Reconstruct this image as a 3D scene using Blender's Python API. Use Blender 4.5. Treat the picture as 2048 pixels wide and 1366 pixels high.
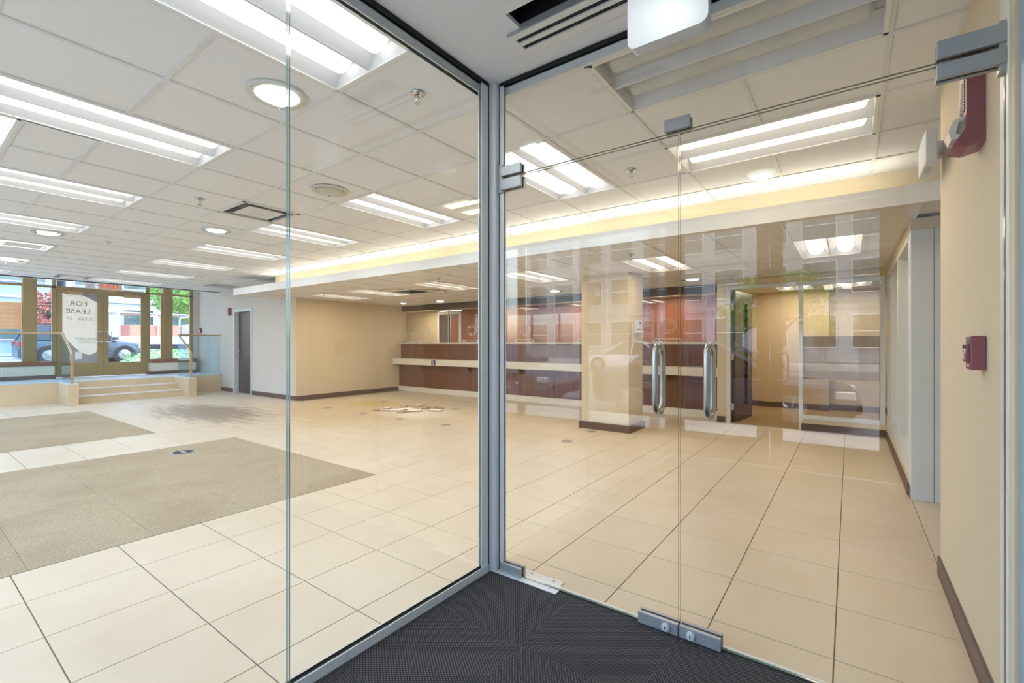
import bpy, bmesh, math, random
from mathutils import Vector, Matrix
random.seed(7)
PI = math.pi
scene = bpy.context.scene
COL = scene.collection
for o in list(bpy.data.objects):
    bpy.data.objects.remove(o)

# ------------------------------------------------------------------ camera
CAM_H, CAM_F, CAM_YAW = 1.262, 924.0, math.radians(36.149)
cd = bpy.data.cameras.new('camera')
cam = bpy.data.objects.new('camera', cd)
COL.objects.link(cam)
cam.location = (0, 0, CAM_H)
cam.rotation_euler = (PI / 2, 0, CAM_YAW)
cd.sensor_width = 36
cd.lens = CAM_F / 2048 * 36
cd.shift_y = 4 / 2048
cd.clip_start = 0.02
cd.clip_end = 300
scene.camera = cam

# ------------------------------------------------------------------ world, sun, exposure
world = bpy.data.worlds.new('world')
scene.world = world
world.use_nodes = True
wn = world.node_tree
wn.nodes.clear()
w_out = wn.nodes.new('ShaderNodeOutputWorld')
w_bg = wn.nodes.new('ShaderNodeBackground')
w_sky = wn.nodes.new('ShaderNodeTexSky')
w_sky.sky_type = 'NISHITA'
w_sky.sun_disc = False
w_sky.sun_elevation = math.radians(67)
w_sky.sun_rotation = math.radians(35)
w_sky.air_density = 1.0
w_sky.dust_density = 2.4
w_bg.inputs['Strength'].default_value = 1.6
wn.links.new(w_sky.outputs[0], w_bg.inputs['Color'])
wn.links.new(w_bg.outputs[0], w_out.inputs['Surface'])
sd = bpy.data.lights.new('sun', 'SUN')
sd.energy = 3.0
sd.angle = math.radians(4)
sd.color = (1.0, 0.95, 0.87)
sun = bpy.data.objects.new('sun', sd)
COL.objects.link(sun)
sun.location = (0, 0, 30)
sun.rotation_euler = Vector((-0.35, -0.22, -1.0)).to_track_quat('-Z', 'Y').to_euler()
vs = scene.view_settings
vs.view_transform = 'Standard'
vs.look = 'None'
vs.gamma = 1.0
vs.use_curve_mapping = False
vs.exposure = 0.0
try:
    scene.cycles.transparent_max_bounces = 24
    scene.cycles.sample_clamp_indirect = 6
except Exception:
    pass

TUBE_L = 1.7       # radiance of a troffer lens
TUBE_W = 6.6      # watts of each of the two lamps in a troffer
DOWN_L = 3.0       # radiance of a downlight lens

# ------------------------------------------------------------------ materials
def lin(c):
    return tuple(((v / 255 + 0.055) / 1.055) ** 2.4 if v / 255 > 0.04045 else v / 255 / 12.92 for v in c) + (1,)

def new_mat(name):
    m = bpy.data.materials.new(name)
    m.use_nodes = True
    nt = m.node_tree
    b = nt.nodes['Principled BSDF']
    return m, nt, b

def N(nt, kind, **kw):
    n = nt.nodes.new(kind)
    for k, v in kw.items():
        setattr(n, k, v)
    return n

def pos(nt, scale=(1, 1, 1), obj=False):
    if obj:
        g = N(nt, 'ShaderNodeTexCoord').outputs['Object']
    else:
        g = N(nt, 'ShaderNodeNewGeometry').outputs['Position']
    mp = N(nt, 'ShaderNodeMapping')
    mp.inputs['Scale'].default_value = scale
    nt.links.new(g, mp.inputs['Vector'])
    return mp.outputs[0]

def noise(nt, vec, scale, detail=3, rough=0.5):
    n = N(nt, 'ShaderNodeTexNoise')
    n.inputs['Scale'].default_value = scale
    n.inputs['Detail'].default_value = detail
    n.inputs['Roughness'].default_value = rough
    nt.links.new(vec, n.inputs['Vector'])
    return n.outputs['Fac']

def ramp(nt, fac, stops):
    r = N(nt, 'ShaderNodeValToRGB')
    while len(r.color_ramp.elements) < len(stops):
        r.color_ramp.elements.new(0.5)
    for e, (p, c) in zip(r.color_ramp.elements, stops):
        e.position = p
        e.color = c
    nt.links.new(fac, r.inputs[0])
    return r.outputs[0]

def mixc(nt, fac, a, b, mode='MIX'):
    m = N(nt, 'ShaderNodeMix', data_type='RGBA', blend_type=mode)
    for sock, v in ((m.inputs[0], fac), (m.inputs[6], a), (m.inputs[7], b)):
        if hasattr(v, 'is_output'):
            nt.links.new(v, sock)
        else:
            sock.default_value = v
    return m.outputs[2]

def math_(nt, op, a, b=None, clamp=False):
    m = N(nt, 'ShaderNodeMath', operation=op, use_clamp=clamp)
    for s, v in ((m.inputs[0], a), (m.inputs[1], b)):
        if v is None:
            continue
        if hasattr(v, 'is_output'):
            nt.links.new(v, s)
        else:
            s.default_value = v
    return m.outputs[0]

def bump(nt, b, height, strength=0.2, dist=0.002):
    bp = N(nt, 'ShaderNodeBump')
    bp.inputs['Strength'].default_value = strength
    bp.inputs['Distance'].default_value = dist
    nt.links.new(height, bp.inputs['Height'])
    nt.links.new(bp.outputs[0], b.inputs['Normal'])

def plain(name, c, rough=0.5, metal=0.0, var=0.05, scale=6.0, bumps=0.0, bscale=200, spec=None, stretch=(1, 1, 1), obj=False):
    m, nt, b = new_mat(name)
    v = pos(nt, stretch, obj)
    f = noise(nt, v, scale, 4)
    lo = tuple(x * (1 - var) for x in lin(c)[:3]) + (1,)
    hi = tuple(min(1, x * (1 + var)) for x in lin(c)[:3]) + (1,)
    nt.links.new(ramp(nt, f, [(0.3, lo), (0.7, hi)]), b.inputs['Base Color'])
    b.inputs['Roughness'].default_value = rough
    b.inputs['Metallic'].default_value = metal
    if spec is not None:
        b.inputs['Specular IOR Level'].default_value = spec
    if bumps:
        bump(nt, b, noise(nt, v, bscale, 2), bumps)
    return m

def emit_mat(name, c, strength):
    m, nt, b = new_mat(name)
    b.inputs['Base Color'].default_value = lin(c)
    b.inputs['Emission Color'].default_value = lin(c)
    b.inputs['Emission Strength'].default_value = strength
    b.inputs['Roughness'].default_value = 0.4
    return m

def glass_mat(name, tint=(0.965, 0.985, 0.975), base=0.035, haze=0.0, haze_c=(0.8, 0.85, 0.85)):
    """architectural glass: straight-through transmission with a Schlick mirror coat"""
    m = bpy.data.materials.new(name)
    m.use_nodes = True
    nt = m.node_tree
    nt.nodes.clear()
    out = N(nt, 'ShaderNodeOutputMaterial')
    lw = N(nt, 'ShaderNodeLayerWeight')
    lw.inputs['Blend'].default_value = 0.5
    p = math_(nt, 'POWER', lw.outputs['Facing'], 5.0)
    f = math_(nt, 'ADD', math_(nt, 'MULTIPLY', p, 0.9), base)
    tr = N(nt, 'ShaderNodeBsdfTransparent')
    tr.inputs[0].default_value = tint + (1,)
    gl = N(nt, 'ShaderNodeBsdfGlossy')
    gl.inputs['Roughness'].default_value = 0.0
    mx = N(nt, 'ShaderNodeMixShader')
    nt.links.new(f, mx.inputs[0])
    body = tr.outputs[0]
    if haze:
        df = N(nt, 'ShaderNodeBsdfDiffuse')
        df.inputs[0].default_value = haze_c + (1,)
        m2 = N(nt, 'ShaderNodeMixShader')
        m2.inputs[0].default_value = haze
        nt.links.new(tr.outputs[0], m2.inputs[1])
        nt.links.new(df.outputs[0], m2.inputs[2])
        body = m2.outputs[0]
    nt.links.new(body, mx.inputs[1])
    nt.links.new(gl.outputs[0], mx.inputs[2])
    nt.links.new(mx.outputs[0], out.inputs[0])
    return m

def wood(name, dark, light, rough=0.35, axis='z', scale=1.0):
    m, nt, b = new_mat(name)
    st = {'z': (26, 26, 0.9), 'x': (0.9, 26, 26), 'y': (26, 0.9, 26)}[axis]
    v = pos(nt, tuple(s * scale for s in st))
    f = noise(nt, v, 1.0, 6, 0.62)
    big = noise(nt, pos(nt, (1.3, 1.3, 0.5)), 1.0, 2)
    c = ramp(nt, f, [(0.3, lin(dark)), (0.7, lin(light))])
    c2 = mixc(nt, math_(nt, 'MULTIPLY', big, 0.35), c, lin(dark))
    nt.links.new(c2, b.inputs['Base Color'])
    b.inputs['Roughness'].default_value = rough
    return m

def floor_tile_mat():
    m, nt, b = new_mat('floor_tile')
    v = pos(nt)
    base = ramp(nt, noise(nt, v, 1.1, 5, 0.6), [(0.3, lin((207, 188, 159))), (0.7, lin((221, 205, 181)))])
    cloud = noise(nt, pos(nt, (3.5, 1.2, 1)), 1.6, 5, 0.65)
    base = mixc(nt, ramp(nt, cloud, [(0.5, (0, 0, 0, 1)), (0.85, (0.4, 0.4, 0.4, 1))]), base, lin((202, 180, 148)))
    sep = N(nt, 'ShaderNodeSeparateXYZ')
    nt.links.new(v, sep.inputs[0])
    oi = N(nt, 'ShaderNodeObjectInfo')
    base = mixc(nt, math_(nt, 'MULTIPLY', oi.outputs['Random'], 0.22), base, lin((210, 192, 164)))
    jag = noise(nt, pos(nt, (0.5, 2.6, 1)), 3.0, 8, 0.75)
    def blob(cx, cy, rx, ry, edge=1.0, wob=0.9):
        dx = math_(nt, 'DIVIDE', math_(nt, 'SUBTRACT', sep.outputs[0], cx), rx)
        dy = math_(nt, 'DIVIDE', math_(nt, 'SUBTRACT', sep.outputs[1], cy), ry)
        d = math_(nt, 'SQRT', math_(nt, 'ADD', math_(nt, 'MULTIPLY', dx, dx), math_(nt, 'MULTIPLY', dy, dy)))
        d = math_(nt, 'ADD', d, math_(nt, 'MULTIPLY', math_(nt, 'SUBTRACT', jag, 0.5), wob * 3.2))
        return math_(nt, 'MULTIPLY', math_(nt, 'SUBTRACT', 1.0, d, True), edge, True)
    base = mixc(nt, math_(nt, 'MULTIPLY', blob(-7.7, 5.2, 2.6, 2.2, 1.6), 0.55), base, lin((196, 160, 108)))
    base = mixc(nt, math_(nt, 'MULTIPLY', blob(-9.5, 3.55, 1.9, 0.8, 2.0, 0.8), 0.75), base, lin((128, 104, 80)))
    base = mixc(nt, math_(nt, 'MULTIPLY', blob(-8.1, 6.1, 0.6, 0.6, 2.0, 0.5), 0.6), base, lin((190, 155, 70)))
    base = mixc(nt, math_(nt, 'MULTIPLY', blob(-6.35, 5.8, 0.95, 0.7, 2.0, 0.5), 0.75), base, lin((236, 226, 208)))
    nt.links.new(base, b.inputs['Base Color'])
    b.inputs['Roughness'].default_value = 0.38
    b.inputs['Specular IOR Level'].default_value = 0.4
    return m

def carpet_mat():
    m, nt, b = new_mat('hall_carpet')
    v = pos(nt)
    c = ramp(nt, noise(nt, v, 130, 2, 0.8), [(0.3, lin((148, 130, 104))), (0.7, lin((196, 179, 149)))])
    blot = ramp(nt, noise(nt, v, 1.3, 4, 0.6), [(0.45, (0, 0, 0, 1)), (0.75, (0.55, 0.55, 0.55, 1))])
    c = mixc(nt, blot, c, lin((146, 124, 100)))
    nt.links.new(c, b.inputs['Base Color'])
    b.inputs['Roughness'].default_value = 0.95
    b.inputs['Specular IOR Level'].default_value = 0.1
    bump(nt, b, noise(nt, v, 160, 2), 0.5, 0.004)
    return m

def mat_weave():
    m, nt, b = new_mat('entrance_mat_weave')
    v = pos(nt, (1, 1, 1), obj=True)
    sep = N(nt, 'ShaderNodeSeparateXYZ')
    nt.links.new(v, sep.inputs[0])
    def s(o, k, ph=None):
        a = math_(nt, 'MULTIPLY', o, k)
        if ph is not None:
            a = math_(nt, 'ADD', a, ph)
        return math_(nt, 'SINE', a)
    wob = math_(nt, 'MULTIPLY', noise(nt, v, 90, 2), 1.6)
    rows = math_(nt, 'ABSOLUTE', s(sep.outputs[1], 2 * PI / 0.018))
    stag = math_(nt, 'MULTIPLY', math_(nt, 'SIGN', s(sep.outputs[1], 2 * PI / 0.018)), PI / 2)
    cols = math_(nt, 'ADD', math_(nt, 'MULTIPLY', s(sep.outputs[0], 2 * PI / 0.013, math_(nt, 'ADD', stag, wob)), 0.5), 0.5)
    hgt = math_(nt, 'MULTIPLY', rows, cols)
    c = ramp(nt, hgt, [(0.08, lin((46, 45, 46))), (0.8, lin((104, 103, 105)))])
    c = mixc(nt, math_(nt, 'MULTIPLY', noise(nt, pos(nt), 3, 3), 0.25), c, lin((70, 66, 66)))
    nt.links.new(c, b.inputs['Base Color'])
    b.inputs['Roughness'].default_value = 0.9
    b.inputs['Specular IOR Level'].default_value = 0.15
    bump(nt, b, hgt, 0.8, 0.004)
    return m

def ceiling_tile_mat(name, c):
    m, nt, b = new_mat(name)
    v = pos(nt)
    f = noise(nt, v, 210, 3, 0.7)
    lo = tuple(x * 0.86 for x in lin(c)[:3]) + (1,)
    col = ramp(nt, f, [(0.32, lo), (0.5, lin(c))])
    oi = N(nt, 'ShaderNodeObjectInfo')
    col = mixc(nt, math_(nt, 'MULTIPLY', oi.outputs['Random'], 0.12), col, lin(tuple(x * 0.9 for x in c)))
    nt.links.new(col, b.inputs['Base Color'])
    b.inputs['Roughness'].default_value = 0.95
    b.inputs['Specular IOR Level'].default_value = 0.1
    bump(nt, b, f, 0.35, 0.003)
    return m

def paper(name, c):
    """thin printed sheet: half reflects, half lets the daylight glow through"""
    m = bpy.data.materials.new(name)
    m.use_nodes = True
    nt = m.node_tree
    nt.nodes.clear()
    out = N(nt, 'ShaderNodeOutputMaterial')
    col = ramp(nt, noise(nt, pos(nt), 4.0, 3), [(0.3, tuple(x * .95 for x in lin(c)[:3]) + (1,)), (0.7, lin(c))])
    df, tl, mx = N(nt, 'ShaderNodeBsdfDiffuse'), N(nt, 'ShaderNodeBsdfTranslucent'), N(nt, 'ShaderNodeMixShader')
    mx.inputs[0].default_value = 0.5
    nt.links.new(col, df.inputs[0])
    nt.links.new(col, tl.inputs[0])
    nt.links.new(df.outputs[0], mx.inputs[1])
    nt.links.new(tl.outputs[0], mx.inputs[2])
    nt.links.new(mx.outputs[0], out.inputs[0])
    return m

def wall_mat(name, c, var=0.03):
    m, nt, b = new_mat(name)
    v = pos(nt)
    f = noise(nt, v, 1.2, 4)
    lo = tuple(x * (1 - var) for x in lin(c)[:3]) + (1,)
    nt.links.new(ramp(nt, f, [(0.3, lo), (0.7, lin(c))]), b.inputs['Base Color'])
    b.inputs['Roughness'].default_value = 0.7
    b.inputs['Specular IOR Level'].default_value = 0.25
    bump(nt, b, noise(nt, v, 260, 2), 0.08, 0.002)
    return m

M = {}
M['tile'] = floor_tile_mat()
M['grout'] = plain('grout', (160, 142, 120), 0.9)
M['carpet'] = carpet_mat()
M['mat'] = mat_weave()
M['ctile'] = ceiling_tile_mat('acoustic_tile', (238, 238, 238))
M['ctile_low'] = ceiling_tile_mat('acoustic_tile_low', (230, 224, 214))
M['ctile_stain'] = plain('stained_acoustic_tile', (178, 152, 118), 0.95, var=0.2, scale=5)
M['tee'] = plain('ceiling_grid', (222, 222, 221), 0.5)
M['plaster'] = wall_mat('white_plaster', (236, 237, 238))
M['beige'] = wall_mat('beige_paint', (215, 195, 162))
M['beige_e'] = wall_mat('beige_paint_entrance', (216, 200, 172))
M['greige'] = wall_mat('greige_paint', (212, 203, 192))
M['yellow'] = wall_mat('cove_yellow_paint', (232, 217, 186))
M['white'] = plain('white_paint', (232, 231, 227), 0.45, var=0.02)
M['offwhite'] = plain('offwhite_laminate', (226, 216, 198), 0.4, var=0.02)
M['frame_white'] = plain('white_aluminium', (214, 216, 215), 0.4, var=0.02)
M['bluegrey'] = plain('blue_grey_wall', (150, 172, 190), 0.5, var=0.03)  # even blue grey for the vestibule side wall
M['alu'] = plain('brushed_aluminium', (222, 221, 219), 0.4, 0.12, var=0.04, scale=3, stretch=(60, 60, 1))
M['alu_lt'] = plain('satin_aluminium', (222, 221, 219), 0.45, 0.15, var=0.03)
M['steel'] = plain('satin_steel', (188, 183, 174), 0.3, 1.0, var=0.06, scale=2, stretch=(80, 80, 2))
M['steel_dk'] = plain('patch_steel', (168, 169, 170), 0.36, 0.3, var=0.04)
M['brass'] = plain('warm_handrail_metal', (206, 176, 138), 0.35, 0.8, var=0.04)
M['black'] = plain('black_gasket', (14, 14, 16), 0.6)
M['dark'] = plain('dark_plenum', (22, 22, 24), 0.9)
M['base'] = plain('brown_vinyl_base', (96, 68, 56), 0.45, var=0.06)
M['bronze'] = plain('gold_bronze_aluminium', (158, 132, 78), 0.5, 0.2, var=0.05, scale=2)
M['bronze_lt'] = plain('bronze_trim', (176, 148, 98), 0.4, 0.45, var=0.04)
M['bronze_cl'] = plain('closer_bronze', (190, 150, 100), 0.45, 0.3, var=0.05)
M['wood'] = wood('red_walnut_veneer', (98, 58, 43), (132, 82, 60), 0.33)
M['wood_lit'] = wood('wood_veneer_lit', (146, 82, 54), (182, 112, 76), 0.4)  # lit copy of the wood: brighter light behind the tellers put into the colour
M['wood_cap'] = wood('sill_cap_wood', (120, 70, 38), (160, 100, 60), 0.4, 'y')
M['door_wood'] = wood('dark_door_veneer', (72, 50, 42), (98, 70, 58), 0.3)
M['fascia_dk'] = wood('dark_fascia_veneer', (74, 56, 48), (96, 76, 66), 0.4, 'x')
M['dais'] = plain('dais_stone', (214, 188, 150), 0.55, var=0.06, scale=2.5, bumps=0.05)
M['nosing'] = plain('step_nosing', (226, 222, 216), 0.4)
M['daistop'] = plain('dais_top_tile', (206, 212, 218), 0.4, var=0.05)
M['glass'] = glass_mat('clear_glass')
M['glass_v'] = glass_mat('vestibule_glass', (0.98, 0.988, 0.986), 0.06)
M['glass_blue'] = glass_mat('rail_glass', (0.86, 0.94, 0.97), 0.04)
M['glass_edge'] = plain('glass_edge', (104, 128, 124), 0.12, 0.0, var=0.1)
M['film'] = glass_mat('frosted_film', (0.66, 0.55, 0.41), 0.0, 0.55, (0.62, 0.44, 0.26))
M['acryl'] = plain('clear_acrylic_rim', (226, 224, 218), 0.2, var=0.03)
M['lens'] = emit_mat('troffer_lens_lit', (252, 252, 255), TUBE_L)
M['lens_warm'] = emit_mat('troffer_lens_warm', (255, 244, 230), TUBE_L)
M['lens_off'] = plain('troffer_lens_off', (206, 206, 204), 0.4)
M['reflector'] = plain('troffer_reflector', (222, 221, 219), 0.35, var=0.01)
M['dlens'] = emit_mat('downlight_lens_lit', (245, 252, 246), DOWN_L)
M['dlens_off'] = plain('downlight_lens_off', (196, 200, 190), 0.35)
M['cove_lamp'] = emit_mat('cove_lamp', (255, 233, 190), 4.0)
M['chrome'] = plain('chrome', (200, 200, 202), 0.15, 1.0)
M['red'] = plain('fire_red', (136, 44, 52), 0.35, var=0.04)
M['red_dk'] = plain('fire_red_dark', (76, 22, 34), 0.4)
M['mark_white'] = plain('print_white', (236, 232, 228), 0.5)
M['mark_blue'] = plain('print_blue', (34, 52, 98), 0.5)
M['mark_grey'] = plain('print_grey', (150, 144, 138), 0.6)
M['mark_ltgrey'] = plain('print_light_grey', (188, 184, 178), 0.6)
M['poster'] = paper('poster_paper', (242, 234, 220))
M['poster_grey'] = paper('poster_grey', (218, 214, 214))
M['poster_pink'] = paper('poster_mauve', (232, 218, 214))
M['orange'] = paper('orange_banner', (238, 204, 166))
M['orange_txt'] = plain('banner_print', (246, 214, 180), 0.7)
M['exit_red'] = emit_mat('exit_red', (214, 40, 24), 1.2)
M['exit_face'] = plain('exit_face', (240, 200, 168), 0.5)
M['plastic'] = plain('white_plastic', (212, 213, 215), 0.4, var=0.01)
M['beige_plastic'] = plain('beige_plastic', (214, 204, 184), 0.45)
M['debris'] = plain('broken_tile', (240, 233, 220), 0.9, var=0.08, scale=20)
M['debris_dk'] = plain('broken_tile_back', (178, 148, 120), 0.9, var=0.15, scale=20)
M['office_carpet'] = plain('office_carpet', (160, 132, 92), 0.95, var=0.12, scale=90)
# outdoors
M['asphalt'] = plain('asphalt', (128, 128, 130), 0.9, var=0.12, scale=9)
M['paving'] = plain('sidewalk_concrete', (184, 181, 176), 0.85, var=0.08, scale=4)
M['grass'] = plain('lawn', (96, 122, 70), 0.9, var=0.3, scale=12)
M['hedge'] = plain('hedge_leaves', (112, 152, 104), 0.7, var=0.35, scale=30)
M['leaf'] = plain('tree_leaves', (112, 156, 66), 0.6, var=0.35, scale=3)
M['leaf_red'] = plain('maple_leaves', (168, 104, 92), 0.6, var=0.3, scale=3)
M['bark'] = plain('bark', (84, 74, 66), 0.9, var=0.2, scale=10)
M['facade'] = plain('facade_grey', (162, 166, 170), 0.8, var=0.05, scale=0.6)
M['facade_b'] = plain('facade_blue', (128, 148, 172), 0.7, var=0.06, scale=0.6)
M['winglass'] = plain('facade_glass', (72, 92, 98), 0.08, 0.0, var=0.2, scale=0.7)
M['tyre'] = plain('tyre_rubber', (32, 32, 34), 0.8)
M['rim'] = plain('alloy_rim', (160, 164, 168), 0.3, 0.8)
M['carglass'] = plain('car_glass', (40, 50, 58), 0.05, 0.0, var=0.1)
M['paint_dark'] = plain('car_paint_slate', (70, 82, 96), 0.22, 0.3, var=0.03)
M['paint_white'] = plain('car_paint_white', (222, 224, 226), 0.25, 0.0, var=0.02)
M['paint_grey'] = plain('car_paint_grey', (104, 108, 114), 0.22, 0.4, var=0.03)
M['paint_green'] = plain('car_paint_teal', (84, 104, 104), 0.25, 0.3, var=0.03)
M['headlamp'] = plain('headlamp', (228, 232, 236), 0.1, 0.2)
M['taillamp'] = plain('taillamp', (170, 30, 34), 0.2)
M['truck_orange'] = plain('truck_cargo_orange', (196, 124, 106), 0.7, var=0.15)
M['pole'] = plain('street_pole', (88, 100, 112), 0.5, 0.3)

# ------------------------------------------------------------------ mesh helpers
class MB:
    def __init__(s):
        s.v = []; s.f = []; s.mi = []
    def add(s, vs_, fs, mi=0):
        k = len(s.v)
        s.v += [tuple(p) for p in vs_]
        s.f += [tuple(i + k for i in f) for f in fs]
        s.mi += [mi] * len(fs)
        return s
    def box(s, x0, x1, y0, y1, z0, z1, mi=0):
        v = [(x0, y0, z0), (x1, y0, z0), (x1, y1, z0), (x0, y1, z0), (x0, y0, z1), (x1, y0, z1), (x1, y1, z1), (x0, y1, z1)]
        return s.add(v, [(0, 3, 2, 1), (4, 5, 6, 7), (0, 1, 5, 4), (1, 2, 6, 5), (2, 3, 7, 6), (3, 0, 4, 7)], mi)
    def bbox(s, x0, x1, y0, y1, z0, z1, b=0.003, mi=0):
        """box with bevelled edges"""
        bm = bmesh.new()
        bmesh.ops.create_cube(bm, size=1)
        for v in bm.verts:
            v.co = Vector(((x0 + x1) / 2 + v.co.x * (x1 - x0), (y0 + y1) / 2 + v.co.y * (y1 - y0), (z0 + z1) / 2 + v.co.z * (z1 - z0)))
        bmesh.ops.bevel(bm, geom=list(bm.edges), offset=b, segments=1, affect='EDGES')
        bm.verts.index_update()
        s.add([v.co.copy() for v in bm.verts], [tuple(v.index for v in f.verts) for f in bm.faces], mi)
        bm.free()
        return s
    def prism(s, poly, a0, a1, axis='z', mi=0):
        """extrude a 2-D polygon along an axis; poly is given in the other two axes in order"""
        def P(p, a):
            if axis == 'z': return (p[0], p[1], a)
            if axis == 'y': return (p[0], a, p[1])
            return (a, p[0], p[1])
        n = len(poly)
        v = [P(p, a0) for p in poly] + [P(p, a1) for p in poly]
        f = [tuple(range(n)), tuple(range(2 * n - 1, n - 1, -1))]
        f += [(i, i + n, (i + 1) % n + n, (i + 1) % n) for i in range(n)]
        return s.add(v, f, mi)
    def sheet(s, prof, a0, a1, axis='y', mi=0):
        """extrude an open profile (no caps)"""
        def P(p, a):
            if axis == 'z': return (p[0], p[1], a)
            if axis == 'y': return (p[0], a, p[1])
            return (a, p[0], p[1])
        n = len(prof)
        v = [P(p, a0) for p in prof] + [P(p, a1) for p in prof]
        return s.add(v, [(i, i + 1, i + 1 + n, i + n) for i in range(n - 1)], mi)
    def cyl(s, c, r, h, axis='z', seg=20, r2=None, mi=0):
        r2 = r if r2 is None else r2
        v = []
        for a, rr in ((0, r), (h, r2)):
            for i in range(seg):
                t = 2 * PI * i / seg
                p, q = rr * math.cos(t), rr * math.sin(t)
                d = {'z': (p, q, a), 'y': (p, a, q), 'x': (a, p, q)}[axis]
                v.append((c[0] + d[0], c[1] + d[1], c[2] + d[2]))
        f = [tuple(range(seg)), tuple(range(2 * seg - 1, seg - 1, -1))]
        f += [(i, (i + 1) % seg, (i + 1) % seg + seg, i + seg) for i in range(seg)]
        return s.add(v, f, mi)
    def lathe(s, prof, c=(0, 0, 0), seg=24, axis='z', mi=0):
        v = []
        for r, a in prof:
            for i in range(seg):
                t = 2 * PI * i / seg
                p, q = r * math.cos(t), r * math.sin(t)
                d = {'z': (p, q, a), 'y': (p, a, q), 'x': (a, p, q)}[axis]
                v.append((c[0] + d[0], c[1] + d[1], c[2] + d[2]))
        f = []
        for k in range(len(prof) - 1):
            for i in range(seg):
                j = (i + 1) % seg
                f.append((k * seg + i, k * seg + j, (k + 1) * seg + j, (k + 1) * seg + i))
        return s.add(v, f, mi)
    def tube(s, pts, r, seg=10, closed=False, mi=0):
        pts = [Vector(p) for p in pts]
        n = len(pts)
        rs = r if isinstance(r, (list, tuple)) else [r] * n
        v = []
        prev = None
        for i, p in enumerate(pts):
            if closed:
                d = pts[(i + 1) % n] - pts[i - 1]
            else:
                d = pts[min(i + 1, n - 1)] - pts[max(i - 1, 0)]
            d.normalize()
            if prev is None:
                u = d.cross(Vector((0, 0, 1)))
                if u.length < 1e-3:
                    u = d.cross(Vector((0, 1, 0)))
            else:
                u = prev - d * prev.dot(d)
            u.normalize()
            prev = u
            w = d.cross(u)
            for k in range(seg):
                t = 2 * PI * k / seg
                v.append(p + (u * math.cos(t) + w * math.sin(t)) * rs[i])
        f = []
        for i in range(n if closed else n - 1):
            for k in range(seg):
                a, b2 = i * seg, ((i + 1) % n) * seg
                f.append((a + k, a + (k + 1) % seg, b2 + (k + 1) % seg, b2 + k))
        if not closed:
            f.append(tuple(range(seg)))
            f.append(tuple(range(n * seg - 1, (n - 1) * seg - 1, -1)))
        return s.add(v, f, mi)
    def mesh(s, name, mats, smooth=False):
        me = bpy.data.meshes.new(name)
        me.from_pydata([tuple(p) for p in s.v], [], s.f)
        for m in (mats if isinstance(mats, (list, tuple)) else [mats]):
            me.materials.append(m)
        bm = bmesh.new()
        bm.from_mesh(me)
        for f, i in zip(bm.faces, s.mi):
            f.material_index = i
        bmesh.ops.recalc_face_normals(bm, faces=bm.faces)
        bm.to_mesh(me)
        bm.free()
        if smooth:
            for p in me.polygons:
                p.use_smooth = True
            try:
                me.set_sharp_from_angle(angle=math.radians(38))
            except Exception:
                pass
        me.update()
        return me
    def build(s, name, mats, parent=None, smooth=False, world=False, **tags):
        """world=True: the coordinates are world ones; the object keeps them under its parent"""
        off = Vector((0, 0, 0))
        if world and parent is not None:
            off = wloc(parent)
            s.v = [(p[0] - off.x, p[1] - off.y, p[2] - off.z) for p in s.v]
        o = bpy.data.objects.new(name, s.mesh(name, mats, smooth))
        COL.objects.link(o)
        o.parent = parent
        for k, v in tags.items():
            o[k] = v
        return o

def wloc(o):
    l = Vector(o.location)
    while o.parent is not None:
        o = o.parent
        l += Vector(o.location)
    return l

def thing(name, label, cat, loc=(0, 0, 0), rz=0, group=None):
    o = bpy.data.objects.new(name, None)
    COL.objects.link(o)
    o.empty_display_size = 0.05
    o.location = loc
    o.rotation_euler = (0, 0, rz)
    o['label'] = label
    o['category'] = cat
    if group:
        o['group'] = group
    return o

def struct(name, loc=(0, 0, 0), label=None):
    o = bpy.data.objects.new(name, None)
    COL.objects.link(o)
    o.location = loc
    o['kind'] = 'structure'
    if label:
        o['label'] = label
    return o

def sbox(name, mat, *b, label=None):
    o = MB().box(*b).build(name, mat)
    o['kind'] = 'structure'
    if label:
        o['label'] = label
    return o

def dup(root, loc, rz=None, label=None, group=None):
    def cp(o, parent):
        c = o.copy()
        COL.objects.link(c)
        c.parent = parent
        for ch in list(o.children):
            cp(ch, c)
        return c
    r = cp(root, None)
    r.location = loc
    if rz is not None:
        r.rotation_euler = (0, 0, rz)
    if label:
        r['label'] = label
    if group:
        r['group'] = group
    return r

def text_mesh(body, size, depth=0.002, align='CENTER'):
    cu = bpy.data.curves.new('t', 'FONT')
    cu.body = body
    cu.size = size
    cu.align_x = align
    cu.extrude = depth
    cu.resolution_u = 3
    ob = bpy.data.objects.new('t', cu)
    COL.objects.link(ob)
    bpy.context.view_layer.update()
    me = bpy.data.meshes.new_from_object(ob.evaluated_get(bpy.context.evaluated_depsgraph_get()))
    bpy.data.objects.remove(ob)
    return me

def lettering(body, size, mat, parent, loc, rot, name='lettering', depth=0.002, align='CENTER', sx=1.0):
    me = text_mesh(body, size, depth, align)
    me.materials.clear()
    me.materials.append(mat)
    o = bpy.data.objects.new(name, me)
    COL.objects.link(o)
    o.parent = parent
    o.location = loc
    o.rotation_euler = rot
    o.scale = (sx, 1, 1)
    return o

_F = Vector((-math.sin(CAM_YAW), math.cos(CAM_YAW), 0))
_R = Vector((math.cos(CAM_YAW), math.sin(CAM_YAW), 0))
def photo_area(cx, cy, z, a):
    """rough size in the photograph of a horizontal piece of area a (0 when out of frame)"""
    p = Vector((cx, cy, 0))
    d = p.dot(_F)
    if d < 0.15:
        return 0
    px = 1024 + 924 * p.dot(_R) / d
    py = 687 - 924 * (z - CAM_H) / d
    if not (-250 < px < 2300 and -250 < py < 1650):
        return 0
    return a * abs(z - CAM_H) / d ** 3

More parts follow.
